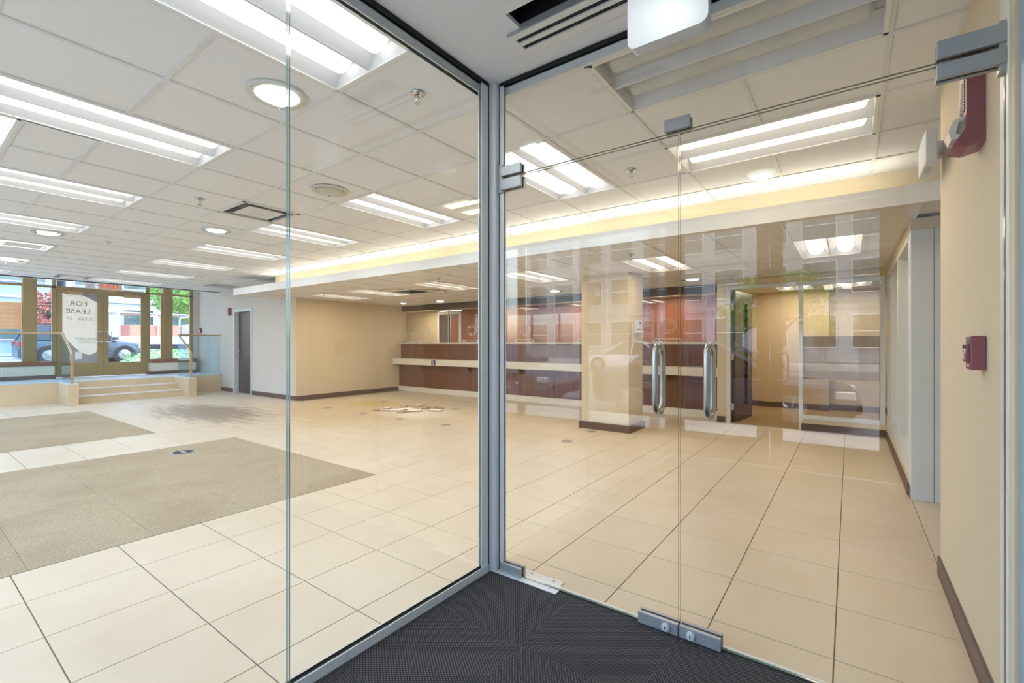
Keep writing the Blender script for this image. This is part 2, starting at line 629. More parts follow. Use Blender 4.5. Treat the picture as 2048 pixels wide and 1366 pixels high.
# ------------------------------------------------------------------ main dimensions (metres)
HC, LC, SOF, TOP = 2.64, 2.27, 2.70, 3.15
XW, XD, ZD = -15.2, -13.62, 0.44
YS, YD = -1.26, 5.42
XV, YN, XE = -1.625, 2.04, 0.40       # vestibule glass planes, east wall
YC = 8.42                              # teller glass line
XB = -9.85                             # beige side wall
YP = 7.95                              # glazed office partition

# ================================================================== SETTING
# ---- floor
floor = MB().box(XD, 2.6, YS, 10.9, -0.12, -0.006).build('floor', M['grout'], kind='structure')
floor['label'] = 'beige stone tile floor with carpet insets and dark entrance mat'
TS = 0.457
X0, Y0 = -0.05, 2.704
C1 = (-6.66, -3.68, YS, 2.815)
C2 = (-11.45, -7.90, YS, 2.30)
VEST = (XV + 0.02, XE, YS, YN + 0.03)
def sub(r, holes):
    """cut a rectangle by axis-aligned holes"""
    out = [r]
    for h in holes:
        nxt = []
        for a in out:
            x0, x1, y0, y1 = a
            hx0, hx1, hy0, hy1 = max(x0, h[0]), min(x1, h[1]), max(y0, h[2]), min(y1, h[3])
            if hx0 >= hx1 - 1e-4 or hy0 >= hy1 - 1e-4:
                nxt.append(a); continue
            if hy0 - y0 > 1e-3: nxt.append((x0, x1, y0, hy0))
            if y1 - hy1 > 1e-3: nxt.append((x0, x1, hy1, y1))
            if hx0 - x0 > 1e-3: nxt.append((x0, hx0, hy0, hy1))
            if x1 - hx1 > 1e-3: nxt.append((hx1, x1, hy0, hy1))
        out = nxt
    return out
rects = []
i0, i1 = math.floor((XD - X0) / TS), math.ceil((2.6 - X0) / TS)
j0, j1 = math.floor((YS - Y0) / TS), math.ceil((8.5 - Y0) / TS)
for i in range(i0, i1):
    for j in range(j0, j1):
        r = (max(XD, X0 + i * TS), min(2.6, X0 + (i + 1) * TS), max(YS, Y0 + j * TS), min(8.5, Y0 + (j + 1) * TS))
        if r[1] - r[0] < 0.01 or r[3] - r[2] < 0.01:
            continue
        if r[0] < XB and r[3] > YD + 0.1:
            continue
        if r[0] > XE and r[3] < 3.2:
            continue
        g = 0.0023
        for q in sub(r, [C1, C2, VEST]):
            rects.append((q[0] + (g if abs(q[0] - r[0]) < 1e-4 else 0), q[1] - (g if abs(q[1] - r[1]) < 1e-4 else 0),
                          q[2] + (g if abs(q[2] - r[2]) < 1e-4 else 0), q[3] - (g if abs(q[3] - r[3]) < 1e-4 else 0)))
rects.sort(key=lambda q: -photo_area((q[0] + q[1]) / 2, (q[2] + q[3]) / 2, 0, (q[1] - q[0]) * (q[3] - q[2])))
tile_mesh = {}
def tile_obj(name, q, z0, z1, mat, parent, cache):
    w, d = round(q[1] - q[0], 4), round(q[3] - q[2], 4)
    k = (name, w, d, mat.name)
    if k not in cache:
        cache[k] = MB().bbox(-w / 2, w / 2, -d / 2, d / 2, z0, z1, 0.0012).mesh(name, mat)
    o = bpy.data.objects.new(name, cache[k])
    COL.objects.link(o)
    o.parent = parent
    o.location = ((q[0] + q[1]) / 2, (q[2] + q[3]) / 2, 0)
    return o
for q in rects[:290]:
    tile_obj('floor_tile', q, -0.006, 0.0, M['tile'], floor, tile_mesh)
mb = MB()
for q in rects[290:]:
    mb.box(q[0], q[1], q[2], q[3], -0.006, 0.0)
mb.build('floor_tile_rest', M['tile'], floor, kind='stuff')
# carpet insets: individual carpet squares
for (cx0, cx1, cy0, cy1) in (C1, C2):
    nx, ny = round((cx1 - cx0) / 0.6), round((cy1 - cy0) / 0.6)
    for i in range(nx):
        for j in range(ny):
            q = (cx0 + (cx1 - cx0) * i / nx, cx0 + (cx1 - cx0) * (i + 1) / nx, cy1 - (cy1 - cy0) * (j + 1) / ny, cy1 - (cy1 - cy0) * j / ny)
            tile_obj('carpet_square', (q[0] + .0006, q[1] - .0006, q[2] + .0006, q[3] - .0006), -0.006, 0.003 + 0.0007 * random.random(), M['carpet'], floor, {})
# entrance mat squares, quarter-turned
mx = [VEST[0] + k * 0.5 for k in range(5)]
my = [VEST[3] - k * 0.5 for k in range(8)]
mat_mesh = {}
for i in range(4):
    for j in range(7):
        xa, xb = mx[i], min(mx[i + 1], XE)
        yb, ya = my[j], max(my[j + 1], YS)
        w, d = xb - xa, yb - ya
        turn = (i + j) % 2
        k = (round(w, 3), round(d, 3), turn)
        if k not in mat_mesh:
            ww, dd = (d, w) if turn else (w, d)
            mat_mesh[k] = MB().box(-ww / 2, ww / 2, -dd / 2, dd / 2, -0.006, 0.004).mesh('mat_square', M['mat'])
        o = bpy.data.objects.new('mat_square', mat_mesh[k])
        COL.objects.link(o)
        o.parent = floor
        o.location = ((xa + xb) / 2, (ya + yb) / 2, 0)
        o.rotation_euler = (0, 0, PI / 2 if turn else 0)

# ---- walls
DX0, DX1, DZ = -12.86, -11.93, 2.11
wn_ = struct('wall_north', label='grey beige painted wall with a dark door')
for k, b in enumerate([(XW, DX0, YD, YD + 0.15, 0, TOP), (DX1, XB - 0.15, YD, YD + 0.15, 0, TOP), (DX0, DX1, YD, YD + 0.15, DZ, TOP)]):
    MB().box(*b).build('wall_panel', M['greige'], wn_)
MB().box(DX0 - .3, DX1 + .3, YD + 0.4, YD + 0.45, 0, 2.4).build('wall_panel', M['greige'], wn_)
sbox('wall_west', M['beige'], XB - 0.15, XB, YD, YC + 0.1, 0, LC + 0.1, label='beige side wall beside the teller counter')
# east stub, vestibule east wall
sbox('wall_east', M['beige_e'], XE, XE + 0.25, YN + 0.06, 3.40, 0, TOP, label='beige wall stub beside the glass doors')
sbox('wall_east', M['bluegrey'], XE, XE + 0.25, YS, YN - 0.085, 0, TOP, label='blue grey vestibule side wall')
sbox('wall_east', M['beige'], 2.5, 2.6, 3.0, 10.9, 0, TOP)
sbox('wall_north', M['beige'], -1.72, -1.57, YP, YC + 0.1, 0, LC, label='narrow beige pier between teller counter and office door')
sbox('wall_south', M['beige_e'], 0.65, 2.6, 3.0, 3.1, 0, TOP)
# office walls
sbox('wall_north', M['beige'], -1.72, -0.31, 10.45, 10.95, 0, LC + 0.1, label='beige office back wall')
sbox('wall_north', M['beige'], -0.31, 2.6, 10.65, 10.95, 0, LC + 0.1, label='recessed part of beige office back wall')
sbox('wall_west', M['beige'], -1.85, -1.72, YC + 0.1, 10.45, 0, LC + 0.1)
# teller back room
TB = 10.85
sbox('wall_north', M['beige'], -13.5, -10.95, TB, TB + 0.1, 0, LC + 0.2)
sbox('wall_west', M['beige'], -13.6, -13.5, YC, TB + 0.1, 0, LC + 0.2)
sbox('wall_south', M['beige'], -13.5, XB - .15, 7.4, 7.5, 0, LC + 0.2)
bw = struct('wall_north', label='wood veneer panel wall behind the teller counter, bright light put in its colour')
px = -9.9
while px < -1.75:
    MB().bbox(px + 0.003, min(px + 1.22, -1.72) - 0.003, TB, TB + 0.05, 0, LC + 0.15, 0.003).build('veneer_panel', M['wood_lit'], bw)
    px += 1.22
dk = struct('door_3', label='white framed doorway with dark door behind the tellers')
MB().box(-10.95, -10.87, TB - .03, TB + .1, 0, 2.30).box(-9.99, -9.90, TB - .03, TB + .1, 0, 2.30).box(-10.87, -9.99, TB - .03, TB + .1, 2.20, 2.30).build('door_frame', M['white'], dk)
MB().bbox(-10.87, -10.42, TB + .0, TB + .05, 0, 2.2, .004).build('door_leaf', M['door_wood'], dk)
MB().bbox(-10.40, -9.99, TB + .03, TB + .08, 0, 2.2, .004).build('door_leaf', M['wood_lit'], dk)
sbox('floor', M['tile'], -13.5, -1.72, YC, TB, -0.02, 0.0, label='floor behind the teller counter')
sbox('floor', M['office_carpet'], -1.72, 2.5, YP + 0.02, 10.65, -0.006, 0.004, label='tan office carpet')

# ---- roof slab and plenum
sbox('ceiling', M['plaster'], XW - 0.3, 2.6, YS - 0.1, 10.95, TOP, TOP + 0.15, label='upper slab above the hall')
# fascia where the hall ceiling stops short of the street front
sbox('trim_1', M['plaster'], -13.74, -13.70, YS, YD, HC - 0.02, TOP)
sbox('trim_2', M['dark'], -13.70, -13.685, YS, YD, HC - 0.014, HC + 0.002)

# ---- hall ceiling: grid + tiles
def grid_bars(g, xs, ys, z, openings, keep):
    """T-bars between the tiles, left out where a fixture fills the opening"""
    def free(x, y):
        return not any(o[0] + .01 < x < o[1] - .01 and o[2] + .01 < y < o[3] - .01 for o in openings)
    for x in xs:
        for j in range(len(ys) - 1):
            ym = (ys[j] + ys[j + 1]) / 2
            if free(x, ym) and (keep(x - .05, ym) or keep(x + .05, ym)):
                g.box(x - 0.012, x + 0.012, ys[j], ys[j + 1], z - 0.002, z + 0.02)
    for y in ys:
        for i in range(len(xs) - 1):
            xm = (xs[i] + xs[i + 1]) / 2
            if free(xm, y) and (keep(xm, y - .05) or keep(xm, y + .05)):
                g.box(xs[i], xs[i + 1], y - 0.012, y + 0.012, z - 0.0015, z + 0.02)

def make_ceiling(name, label, xs, ys, z, keep, openings, mat, tmat=None):
    c = struct(name, (0, 0, 0), label)
    cache = {}
    g = MB()
    grid_bars(g, xs, ys, z, openings, keep)
    cells = []
    for i in range(len(xs) - 1):
        for j in range(len(ys) - 1):
            q = (xs[i], xs[i + 1], ys[j], ys[j + 1])
            cx, cy = (q[0] + q[1]) / 2, (q[2] + q[3]) / 2
            if not keep(cx, cy):
                continue
            if any(o[0] < cx < o[1] and o[2] < cy < o[3] for o in openings):
                continue
            cells.append((q, cx, cy))
    cells.sort(key=lambda t: -photo_area(t[1], t[2], z, 1))
    rest = MB()
    for n, (q, cx, cy) in enumerate(cells):
        if n < 290:
            w, d = round(q[1] - q[0] - 0.006, 4), round(q[3] - q[2] - 0.006, 4)
            mt = tmat(cx, cy) if tmat else mat
            k = (w, d, mt.name)
            if k not in cache:
                cache[k] = MB().bbox(-w / 2, w / 2, -d / 2, d / 2, 0.005, 0.022, 0.003).mesh('ceiling_tile', mt)
            o = bpy.data.objects.new('ceiling_tile', cache[k])
            COL.objects.link(o)
            o.parent = c
            o.location = (cx, cy, z)
        else:
            rest.box(q[0], q[1], q[2], q[3], z + 0.005, z + 0.022)
    if rest.v:
        rest.build('ceiling_tile_rest', mat, c, kind='stuff')
    return c, g

CX = 0.6133
gx = [-1.655 - CX * k for k in range(19, -1, -1)] + [-1.055, -0.455, 0.145, 0.745]
gx = [-13.70] + [x for x in gx if x > -13.5]
gy = [-1.26, -0.93, -0.33, 0.28, 0.88, 1.485, 2.07, 2.65, 3.255, 3.86, 4.40, 4.80]
YCOVE = 4.80
troffers = []     # (x0,x1,y0,y1,z,long axis, kind)
for k in range(7):
    xr = -1.655 - 3 * CX * k
    if xr - CX < -13.6:
        break
    troffers.append((xr - CX, xr, 0.28, 1.485, HC, 'y', 'hall_s'))
    troffers.append((xr - CX, xr, 2.65, 3.86, HC, 'y', 'hall_n'))
troffers.append((-1.655 - 6 * CX, -1.655 - 4 * CX, -0.33, 0.28 + 0.20, HC, 'x', 'side'))
troffers[-1] = (-1.655 - 6 * CX, -1.655 - 4 * CX, -0.085, 0.52, HC, 'x', 'side')
troffers.append((-1.055, 0.145, 3.255, 3.86, HC, 'x', 'door'))
troffers.append((-1.055, 0.145, 2.07, 2.65, HC, 'x', 'off'))
opens = [t[:4] for t in troffers if t[4] == HC]
DIFF = (-1.655 - 6 * CX, -1.655 - 5 * CX, 2.07, 2.65)
VENT1 = (-1.655 - 13 * CX, -1.655 - 12 * CX, 0.88, 1.485)
VENT2 = (-1.655 - 19 * CX, -1.655 - 18 * CX, 2.07, 2.65)
VENT3 = (-1.655 - 18 * CX, -1.655 - 17 * CX, 4.40, 4.80)
opens += [DIFF, VENT1, VENT2, (-1.655 - 6 * CX, -1.655 - 4 * CX, -0.33, 0.88)]
ceil_main, grid = make_ceiling('ceiling', 'white acoustic tile ceiling of the hall', gx, gy, HC,
    lambda x, y: not (x > -1.655 and y < 2.07), opens, M['ctile'])
g = grid
for k in (4, 5):
    for (ya, yb) in ((0.52, 0.88), (-0.33, -0.085)):
        xb_ = -1.655 - k * CX
        MB().bbox(xb_ - CX + .003, xb_ - .003, ya + .003, yb - .003, HC + .005, HC + .022, .003).build('ceiling_tile', M['ctile'], ceil_main)
        g.box(xb_ - .012, xb_ + .012, ya, yb, HC - .002, HC + .02)
for ya in (0.52, -0.085):
    g.box(-1.655 - 6 * CX, -1.655 - 4 * CX, ya - .012, ya + .012, HC - .0015, HC + .02)
# strip of ceiling to the side wall west of the soffit
g.box(-13.70, -10.45, 4.80, YD, HC, HC + 0.02)
# perimeter angle and bulkhead along the vestibule glass
g.box(-1.667, XV - 0.012, YS, 2.07, HC - 0.002, HC + 0.004)
g.box(-1.667, XE, YN + 0.012, 2.082, HC - 0.002, HC + 0.004)
g.prism([(XV - .007, SOF), (XV - .007, SOF - .008), (-1.66, HC), (-1.667, HC), (-1.667, SOF)], YS, 2.06, 'y')
g.prism([(YN + .007, SOF), (YN + .007, SOF - .008), (2.075, HC), (2.082, HC), (2.082, SOF)], -1.64, XE, 'x')
g.build('ceiling_grid', M['tee'], ceil_main)

# ---- vestibule soffit with a service opening
OPX0, OPX1, OPY0, OPY1 = -1.215, -0.78, 1.615, 1.735
vs_ = struct('ceiling', label='plain white vestibule soffit')
vsb = MB()
for q in sub((XV + 0.012, XE, YS, YN - 0.012), [(OPX0, OPX1, OPY0, OPY1)]):
    vsb.box(q[0], q[1], q[2], q[3], SOF, SOF + 0.02)
vsb.build('soffit_board', M['plaster'], vs_)
MB().sheet([(OPX0, SOF + .02), (OPX0, SOF + .3), (OPX1, SOF + .3), (OPX1, SOF + .02)], OPY0 - .001, OPY1 + .001, 'y').box(OPX0, OPX1, OPY0 - .01, OPY0, SOF + .02, SOF + .3).box(OPX0, OPX1, OPY1, OPY1 + .01, SOF + .02, SOF + .3).build('plenum_box', M['dark'], vs_)
MB().tube([(OPX0 + .05, 1.66, SOF + .2), (OPX0 + .12, 1.68, SOF + .06), (OPX0 + .2, 1.67, SOF + .05), (OPX0 + .28, 1.69, SOF + .16)], 0.003, 6).build('loose_wire', M['grout'], vs_)

# ---- lower soffit over the teller side
LX0, LX1, LY0 = -10.42, XE + 0.02, 4.40
lxs = [LX0] + [-1.655 - CX * k for k in range(14, -1, -1)] + [-1.055, -0.455, 0.145, 0.42]
lxs = [LX0, -9.75, -9.14, -8.53, -7.86, -7.25, -6.60, -6.00, -5.42, -4.78, -4.15, -3.56, -2.90, -2.28, -1.68, -1.08, -0.47, 0.12, 0.42]
lys = [LY0, 4.72, 5.30, 5.88, 6.46, 7.05, 7.65, 8.25, 8.42]
for (a, b2) in ((-9.14, -8.53), (-7.86, -7.25), (-6.00, -5.42), (-4.15, -3.56), (-2.28, -1.68), (-0.47, 0.12)):
    troffers.append((a, b2, 5.30, 6.46, LC, 'y', 'low'))
for (a, b2) in ((-11.3, -10.7), (-8.4, -7.8), (-6.0, -5.4), (-3.6, -3.0)):  # first one is an added light to brighten the dark left wall
    troffers.append((a, b2, 9.3, 10.5, LC + 0.06, 'y', 'teller'))
troffers.append((-1.10, -0.50, 9.28, 10.1, LC + 0.001, 'y', 'office'))
troffers.append((-0.28, 0.32, 9.28, 10.1, LC + 0.001, 'y', 'office'))
LOPEN = [t[:4] for t in troffers if t[6] == 'low']
HOLE = (-7.25, -6.60, 5.88, 6.46)
LOPEN.append(HOLE)
stain_cells = [(-6.9, 5.6), (-6.3, 6.2), (-7.5, 6.2), (-6.3, 5.6), (-6.9, 6.8)]
ceil_low, g = make_ceiling('ceiling', 'lowered acoustic tile ceiling over the teller side', lxs, lys, LC,
    lambda x, y: True, LOPEN, M['ctile_low'],
    lambda x, y: M['ctile_low'])
g.build('ceiling_grid', M['tee'], ceil_low)
MB().box(LX0, LX1, YCOVE + .05, YC + 2.6, LC + 0.16, LC + 0.18).build('plenum_deck', M['dark'], ceil_low)
# dark wet edge round the missing tile
MB().tube([(-7.23, 5.62, LC - .001), (-6.95, 5.5, LC - .001), (-6.65, 5.72, LC - .001)], 0.012, 5).tube([(-6.58, 5.9, LC - .001), (-6.3, 6.05, LC - .001), (-6.2, 6.35, LC - .001), (-6.45, 6.6, LC - .001)], 0.012, 5).build('water_stain', M['debris_dk'], ceil_low)
sbox('trim_3', M['white'], LX0, LX1 + 0.3, LY0 - 0.03, LY0, LC - 0.002, 2.405, label='white fascia band of the lowered ceiling')
sbox('trim_4', M['white'], LX0, LX0 + 0.03, LY0, YD, LC - 0.002, 2.405)
sbox('trim_5', M['white'], LX0 + .03, LX1 + 0.3, LY0, YCOVE + 0.03, 2.33, 2.345, label='shelf of the light cove')
sbox('wall_north', M['yellow'], LX0 + 0.9, 1.2, YCOVE, YCOVE + 0.05, 2.345, TOP, label='yellow painted wall of the light cove')
sbox('trim_6', M['white'], -10.45, LX0 + 0.9, YCOVE, YD + .01, HC, HC + .02)
sbox('wall_east', M['white'], LX0 + .88, LX0 + .9, YCOVE, YD, 2.345, HC)
# header of teller line and office header
sbox('trim_7', M['fascia_dk'], XB, -1.72, YC - 0.03, YC + 0.07, 2.13, LC, label='dark veneer fascia above the teller glass')
tcm = MB()
for q in sub((-13.5, -1.72, YC + 0.07, TB + .1), [t[:4] for t in troffers if t[6] == 'teller']):
    tcm.box(q[0], q[1], q[2], q[3], LC + 0.06, LC + 0.08)
tc = tcm.build('ceiling', M['ctile_low'], kind='structure')
tc['label'] = 'plain ceiling above the tellers'
ocm = MB()
for q in sub((-1.72, 2.6, YP + 0.05, 10.95), [t[:4] for t in troffers if t[6] == 'office']):
    ocm.box(q[0], q[1], q[2], q[3], LC + 0.002, LC + 0.02)
oc = ocm.build('ceiling', M['ctile_low'], kind='structure')
oc['label'] = 'office ceiling'
ec = MB().box(0.43, 2.6, LY0, YP + 0.05, LC + 0.03, LC + 0.05).build('ceiling', M['ctile_low'], kind='structure')

# ---- pillar
pil = struct('wall_pillar', label='square beige pillar in front of the teller counter')
MB().bbox(-3.25, -2.51, 6.22, 6.76, 0, LC + 0.005, 0.004).build('pillar_shaft', M['beige'], pil)
MB().box(-3.28, -2.48, 6.19, 6.79, 0, 0.10).build('pillar_baseboard', M['base'], pil)

# ---- baseboards
sbox('baseboard_north', M['base'], XD - .02, DX0 - 0.04, YD - 0.012, YD, 0, 0.10)
sbox('baseboard_north', M['base'], DX1 + 0.04, XB + 0.012, YD - 0.012, YD, 0, 0.10)
sbox('baseboard_west', M['base'], XB, XB + 0.012, YD - 0.012, 8.28, 0, 0.10)
sbox('baseboard_east', M['base'], XE - 0.012, XE, YN + 0.06, 3.42, 0, 0.10)
sbox('baseboard_office', M['base'], -1.72, -1.60, YP - 0.012, YP, 0, 0.10)
sbox('baseboard_office', M['base'], -0.57, XE - .012, YP - 0.012, YP, 0, 0.10)
sbox('baseboard_office', M['base'], -1.60, -0.31, 10.438, 10.45, 0, 0.11)
sbox('baseboard_office', M['base'], -0.31, 2.5, 10.638, 10.65, 0, 0.11)
sbox('baseboard_east', M['base'], XE - 0.012, XE, 5.05, YP, 0, 0.10)

# ---- glazed office partition (north)
op = struct('window_1', label='white framed office window with a frosted film band')
MB().box(-0.57, 0.40, YP, YP + .08, 0.0, 0.165).build('wall_panel', M['beige'], op)
MB().box(-0.60, -0.55, YP - .01, YP + .09, 0.0, 2.165).box(0.335, 0.385, YP - .01, YP + .09, 0.165, 2.165).box(-0.55, 0.335, YP - .01, YP + .09, 2.115, 2.165).box(-0.55, 0.335, YP - .01, YP + .09, 0.165, 0.215).build('window_frame', M['frame_white'], op)
MB().box(-0.55, 0.335, YP + .035, YP + .043, 0.215, 2.115).build('pane', M['glass'], op)
MB().box(-0.548, 0.333, YP + .045, YP + .047, 0.745, 1.365).build('frosted_film', M['film'], op)
sbox('wall_north', M['beige'], -1.57, 0.43, YP, YP + 0.08, 2.165, LC, label='beige header above the office glazing')
od = struct('door_1', label='open dark wood office door with a narrow glass lite')
MB().box(-1.575, -1.525, YP - .012, YP + .10, 0, 2.165).box(-1.525, -0.60, YP - .012, YP + .10, 2.115, 2.165).build('door_frame', M['frame_white'], od)
lv = MB()
# door leaf with a lite opening, local y from the hinge to the free edge
for b in ((0, .045, 0, .42, .01, 2.11), (0, .045, .62, .90, .01, 2.11), (0, .045, .42, .62, .01, .25), (0, .045, .42, .62, 1.93, 2.11)):
    lv.box(*b)
lh = lv.build('door_leaf', M['door_wood'], od)
lh.location = (-1.515, YP + .13, 0)
lh.rotation_euler = (0, 0, math.radians(-6.5))
MB().box(.018, .026, .42, .62, .25, 1.93).build('pane', M['glass'], lh)
MB().box(-.004, .049, .405, .42, .235, 1.945).box(-.004, .049, .62, .635, .235, 1.945).box(-.004, .049, .42, .62, .235, .25).box(-.004, .049, .42, .62, 1.93, 1.945).build('lite_frame', M['door_wood'], lh)
for z in (0.25, 1.05, 1.85):
    MB().bbox(-.012, .022, -.04, .02, z - .055, z + .055, .003).cyl((.004, .0, z - .055), .008, .11, 'z', 8).build('hinge', M['alu_lt'], lh)
MB().cyl((.045, .83, 0.98), .026, .012, 'x', 16).tube([(.05, .83, .98), (.095, .83, .98), (.105, .82, .98), (.105, .71, .98)], .009, 8).build('lever_handle', M['steel'], lh, smooth=True)

# ---- glazed side partition (east), three openings
sp = struct('window_2', label='row of white framed side lights along the passage')
MB().box(XE, XE + .12, 5.05, YP, 0.0, 0.15).build('wall_panel', M['beige'], sp)
MB().box(XE, XE + .18, 4.92, YP, 2.18, LC).build('wall_panel', M['beige'], sp)
fm = MB()
for (a, b2) in ((5.08, 5.18), (6.20, 6.28), (7.20, 7.28), (YP - .08, YP)):
    fm.box(XE + .004, XE + .11, a, b2, 0.15, 2.18)
fm.box(XE + .002, XE + .112, 5.08, YP, 0.15, 0.30).box(XE + .002, XE + .112, 5.08, YP, 2.13, 2.18)
fm.build('window_frame', M['frame_white'], sp)
for (a, b2) in ((5.18, 6.20), (6.28, 7.20), (7.28, YP - .08)):
    MB().box(XE + .085, XE + .093, a, b2, 0.30, 2.13).build('pane', M['glass'], sp)
cw = struct('trim_8', label='white metal clad end post of the side lights')
MB().bbox(XE, XE + .14, 4.92, 5.07, 0, 2.18, .003).build('post_face', M['frame_white'], cw)
MB().bbox(XE + .142, XE + .182, 4.925, 5.07, 0, 2.18, .003).build('post_edge', M['frame_white'], cw)
MB().box(XE - .004, XE, 4.93, 5.06, 0, 0.10).build('post_foot', M['base'], cw)

# ---- door in the north wall
nd = struct('door_2', label='dark veneer door with white frame in the grey wall')
MB().box(DX0 - .04, DX0 + .03, YD - .012, YD + .15, 0, 2.14).box(DX1 - .03, DX1 + .04, YD - .012, YD + .15, 0, 2.14).box(DX0 + .03, DX1 - .03, YD - .012, YD + .15, 2.07, 2.14).build('door_frame', M['frame_white'], nd)
MB().bbox(DX0 + .033, DX1 - .033, YD + .09, YD + .135, .008, 2.066, .003).build('door_leaf', M['door_wood'], nd)
MB().cyl((DX0 + .11, YD + .075, .94), .026, .015, 'y', 16).tube([(DX0 + .11, YD + .08, .94), (DX0 + .11, YD + .03, .94), (DX0 + .10, YD + .025, .94), (DX0 + .02, YD + .025, .94)], .01, 8).build('lever_handle', M['steel'], nd, smooth=True)
MB().cyl((DX0 + .11, YD + .075, 1.07), .03, .016, 'y', 16).cyl((DX0 + .11, YD + .07, 1.07), .018, .01, 'y', 12).build('deadbolt', M['steel'], nd)
MB().cyl((-12.25, YD + .08, 1.48), .014, .012, 'y', 12).build('door_viewer', M['black'], nd)

# ---- dais, steps, piers
dais = struct('floor', (0, 0, 0), 'raised stone dais at the street entrance')
MB().box(XW, XD, YS, YD, 0, ZD - 0.012).build('dais_body', M['dais'], dais)
nt_ = 12
for k in range(nt_):
    y0_, y1_ = YS + (YD - YS) * k / nt_, YS + (YD - YS) * (k + 1) / nt_
    for (xa, xb) in ((XW, -14.41), (-14.41, XD + .004)):
        MB().bbox(xa + .002, xb - .002, y0_ + .002, y1_ - .002, ZD - .012, ZD, .001).build('dais_tile', M['daistop'], dais)
steps = struct('floor', (0, 0, 0), 'three stone steps up to the dais')
for n_, xf in enumerate((-13.08, -13.36)):
    z1_ = ZD / 3 * (n_ + 1)
    nn = 4
    for k in range(nn):
        ya, yb = 2.40 + 1.94 * k / nn, 2.40 + 1.94 * (k + 1) / nn
        MB().bbox(XD, xf, ya + .001, yb - .001, ZD / 3 * n_, z1_ - .018, .002).build('step_block', M['dais'], steps)
    MB().bbox(XD, xf + .015, 2.40, 4.34, z1_ - .018, z1_, .003).build('step_tread', M['nosing'], steps)
for k in range(4):
    ya, yb = 2.40 + 1.94 * k / 4, 2.40 + 1.94 * (k + 1) / 4
    MB().bbox(XD - .01, XD + .006, ya + .001, yb - .001, ZD / 3 * 2, ZD - .02, .002).build('step_block', M['dais'], steps)
for (ya, yb) in ((2.235, 2.40), (4.34, 4.508)):
    p = struct('trim_9', (0, 0, 0), 'low stone pier flanking the steps')
    MB().bbox(XD - .02, -12.70, ya, yb, 0, ZD - .012, .002).build('pier_body', M['dais'], p)
    MB().bbox(XD - .02, -12.695, ya - .004, yb + .004, ZD - .012, ZD + .004, .002).build('pier_cap', M['daistop'], p)
for (ya, yb) in ((YS, 0.4), (0.4, 1.3), (1.3, 2.235), (4.508, YD)):
    MB().bbox(XD, XD + .012, ya + .002, yb - .002, 0.0, ZD - .014, .002).build('dais_face', M['dais'], dais)

# ---- handrails with glass
def handrail(label, ya, yb, ye, xpost):
    h = thing('glass_handrail', label, 'handrail', (XD + .02, (ya + yb) / 2, ZD))
    xr, zr = XD + .02, 1.475
    tz = 1.045
    MB().tube([(xr, ye, zr), (xr, ya, zr)], .022, 10).build('top_rail', M['brass'], h, smooth=True, world=True)
    MB().tube([(xr - .012, ya, zr), (xr + .02, ya, zr), (xpost, ya, tz + .015), (xpost, ya, tz - .03)], .022, 10).build('sloped_rail', M['brass'], h, smooth=True, world=True)
    MB().bbox(xpost - .022, xpost + .022, ya - .022, ya + .022, ZD + .004, tz, .003).build('post', M['brass'], h, world=True)
    a, b2 = min(ya, ye), max(ya, ye)
    n = max(1, round((b2 - a) / 1.0))
    for k in range(n):
        MB().box(xr - .006, xr + .006, a + (b2 - a) * k / n + .006, a + (b2 - a) * (k + 1) / n - .006, ZD + .005, zr - .02, 0).build('glass_panel', M['glass_blue'], h, world=True)
    MB().prism([(xr + .01, ZD + .006), (xpost - .03, ZD + .006), (xpost - .03, tz - .05), (xr + .01, zr - .03)], ya - .006, ya + .006, 'y').build('glass_panel', M['glass_blue'], h, world=True)
    return h
handrail('warm metal handrail with tinted glass beside the orange banner window', 2.305, 0, YS + .05, -12.74)
handrail('short warm metal handrail with tinted glass beside the grey wall', 4.42, 0, YD - .04, -12.80)

# ---- street front (west)
sf = struct('wall_west', (0, 0, 0), 'bronze framed street front')
fb = MB()
for (a, b2) in ((2.40, 2.468), (4.203, 4.276), (5.214, 5.292), (0.40, 0.46), (-1.26, -1.18)):
    fb.bbox(XW - .05, XW + .03, a, b2, ZD, TOP, .004)
fb.box(XW - .05, XW + .03, YS, YD, 2.575, 2.625)
fb.box(XW - .05, XW + .03, YS, YD, TOP - .05, TOP)
fb.build('mullions', M['bronze'], sf)
for (a, b2) in ((1.912, 2.137), (4.567, 4.781)):
    MB().bbox(XW - .12, XW + .10, a, b2, ZD, TOP, .006).build('column_cover', M['bronze'], sf)
tb = MB()
for (a, b2) in ((2.133, 2.142), (2.392, 2.40), (4.276, 4.284), (4.53, 4.57), (4.781, 4.789), (1.90, 1.912)):
    tb.box(XW - .03, XW + .034, a, b2, .84, 2.575)
tb.build('glazing_beads', M['bronze_lt'], sf)
MB().box(XW - .1, XW + .05, 5.292, YD, ZD, TOP).build('wall_panel', M['greige'], sf)
for n_, (a, b2) in enumerate(((-1.18, 0.40), (0.46, 1.90), (2.142, 2.392), (4.284, 4.53), (4.789, 5.214))):
    w = struct('window_%d' % (4 + n_), (0, 0, 0), 'street front window pane')
    MB().box(XW - .006, XW + .006, a, b2, .85, 2.575).build('pane', M['glass'], w)
    MB().box(XW - .05, XW + .03, a, b2, .80, .85).build('window_sill', M['bronze'], w)
for n_, (a, b2) in enumerate(((-1.18, 0.40), (0.46, 1.912), (2.137, 2.40), (2.468, 4.203), (4.276, 4.567), (4.781, 5.214))):
    w = struct('window_%d' % (10 + n_), (0, 0, 0), 'transom pane above the street front')
    MB().box(XW - .006, XW + .006, a, b2, 2.625, TOP - .05).build('pane', M['glass'], w)
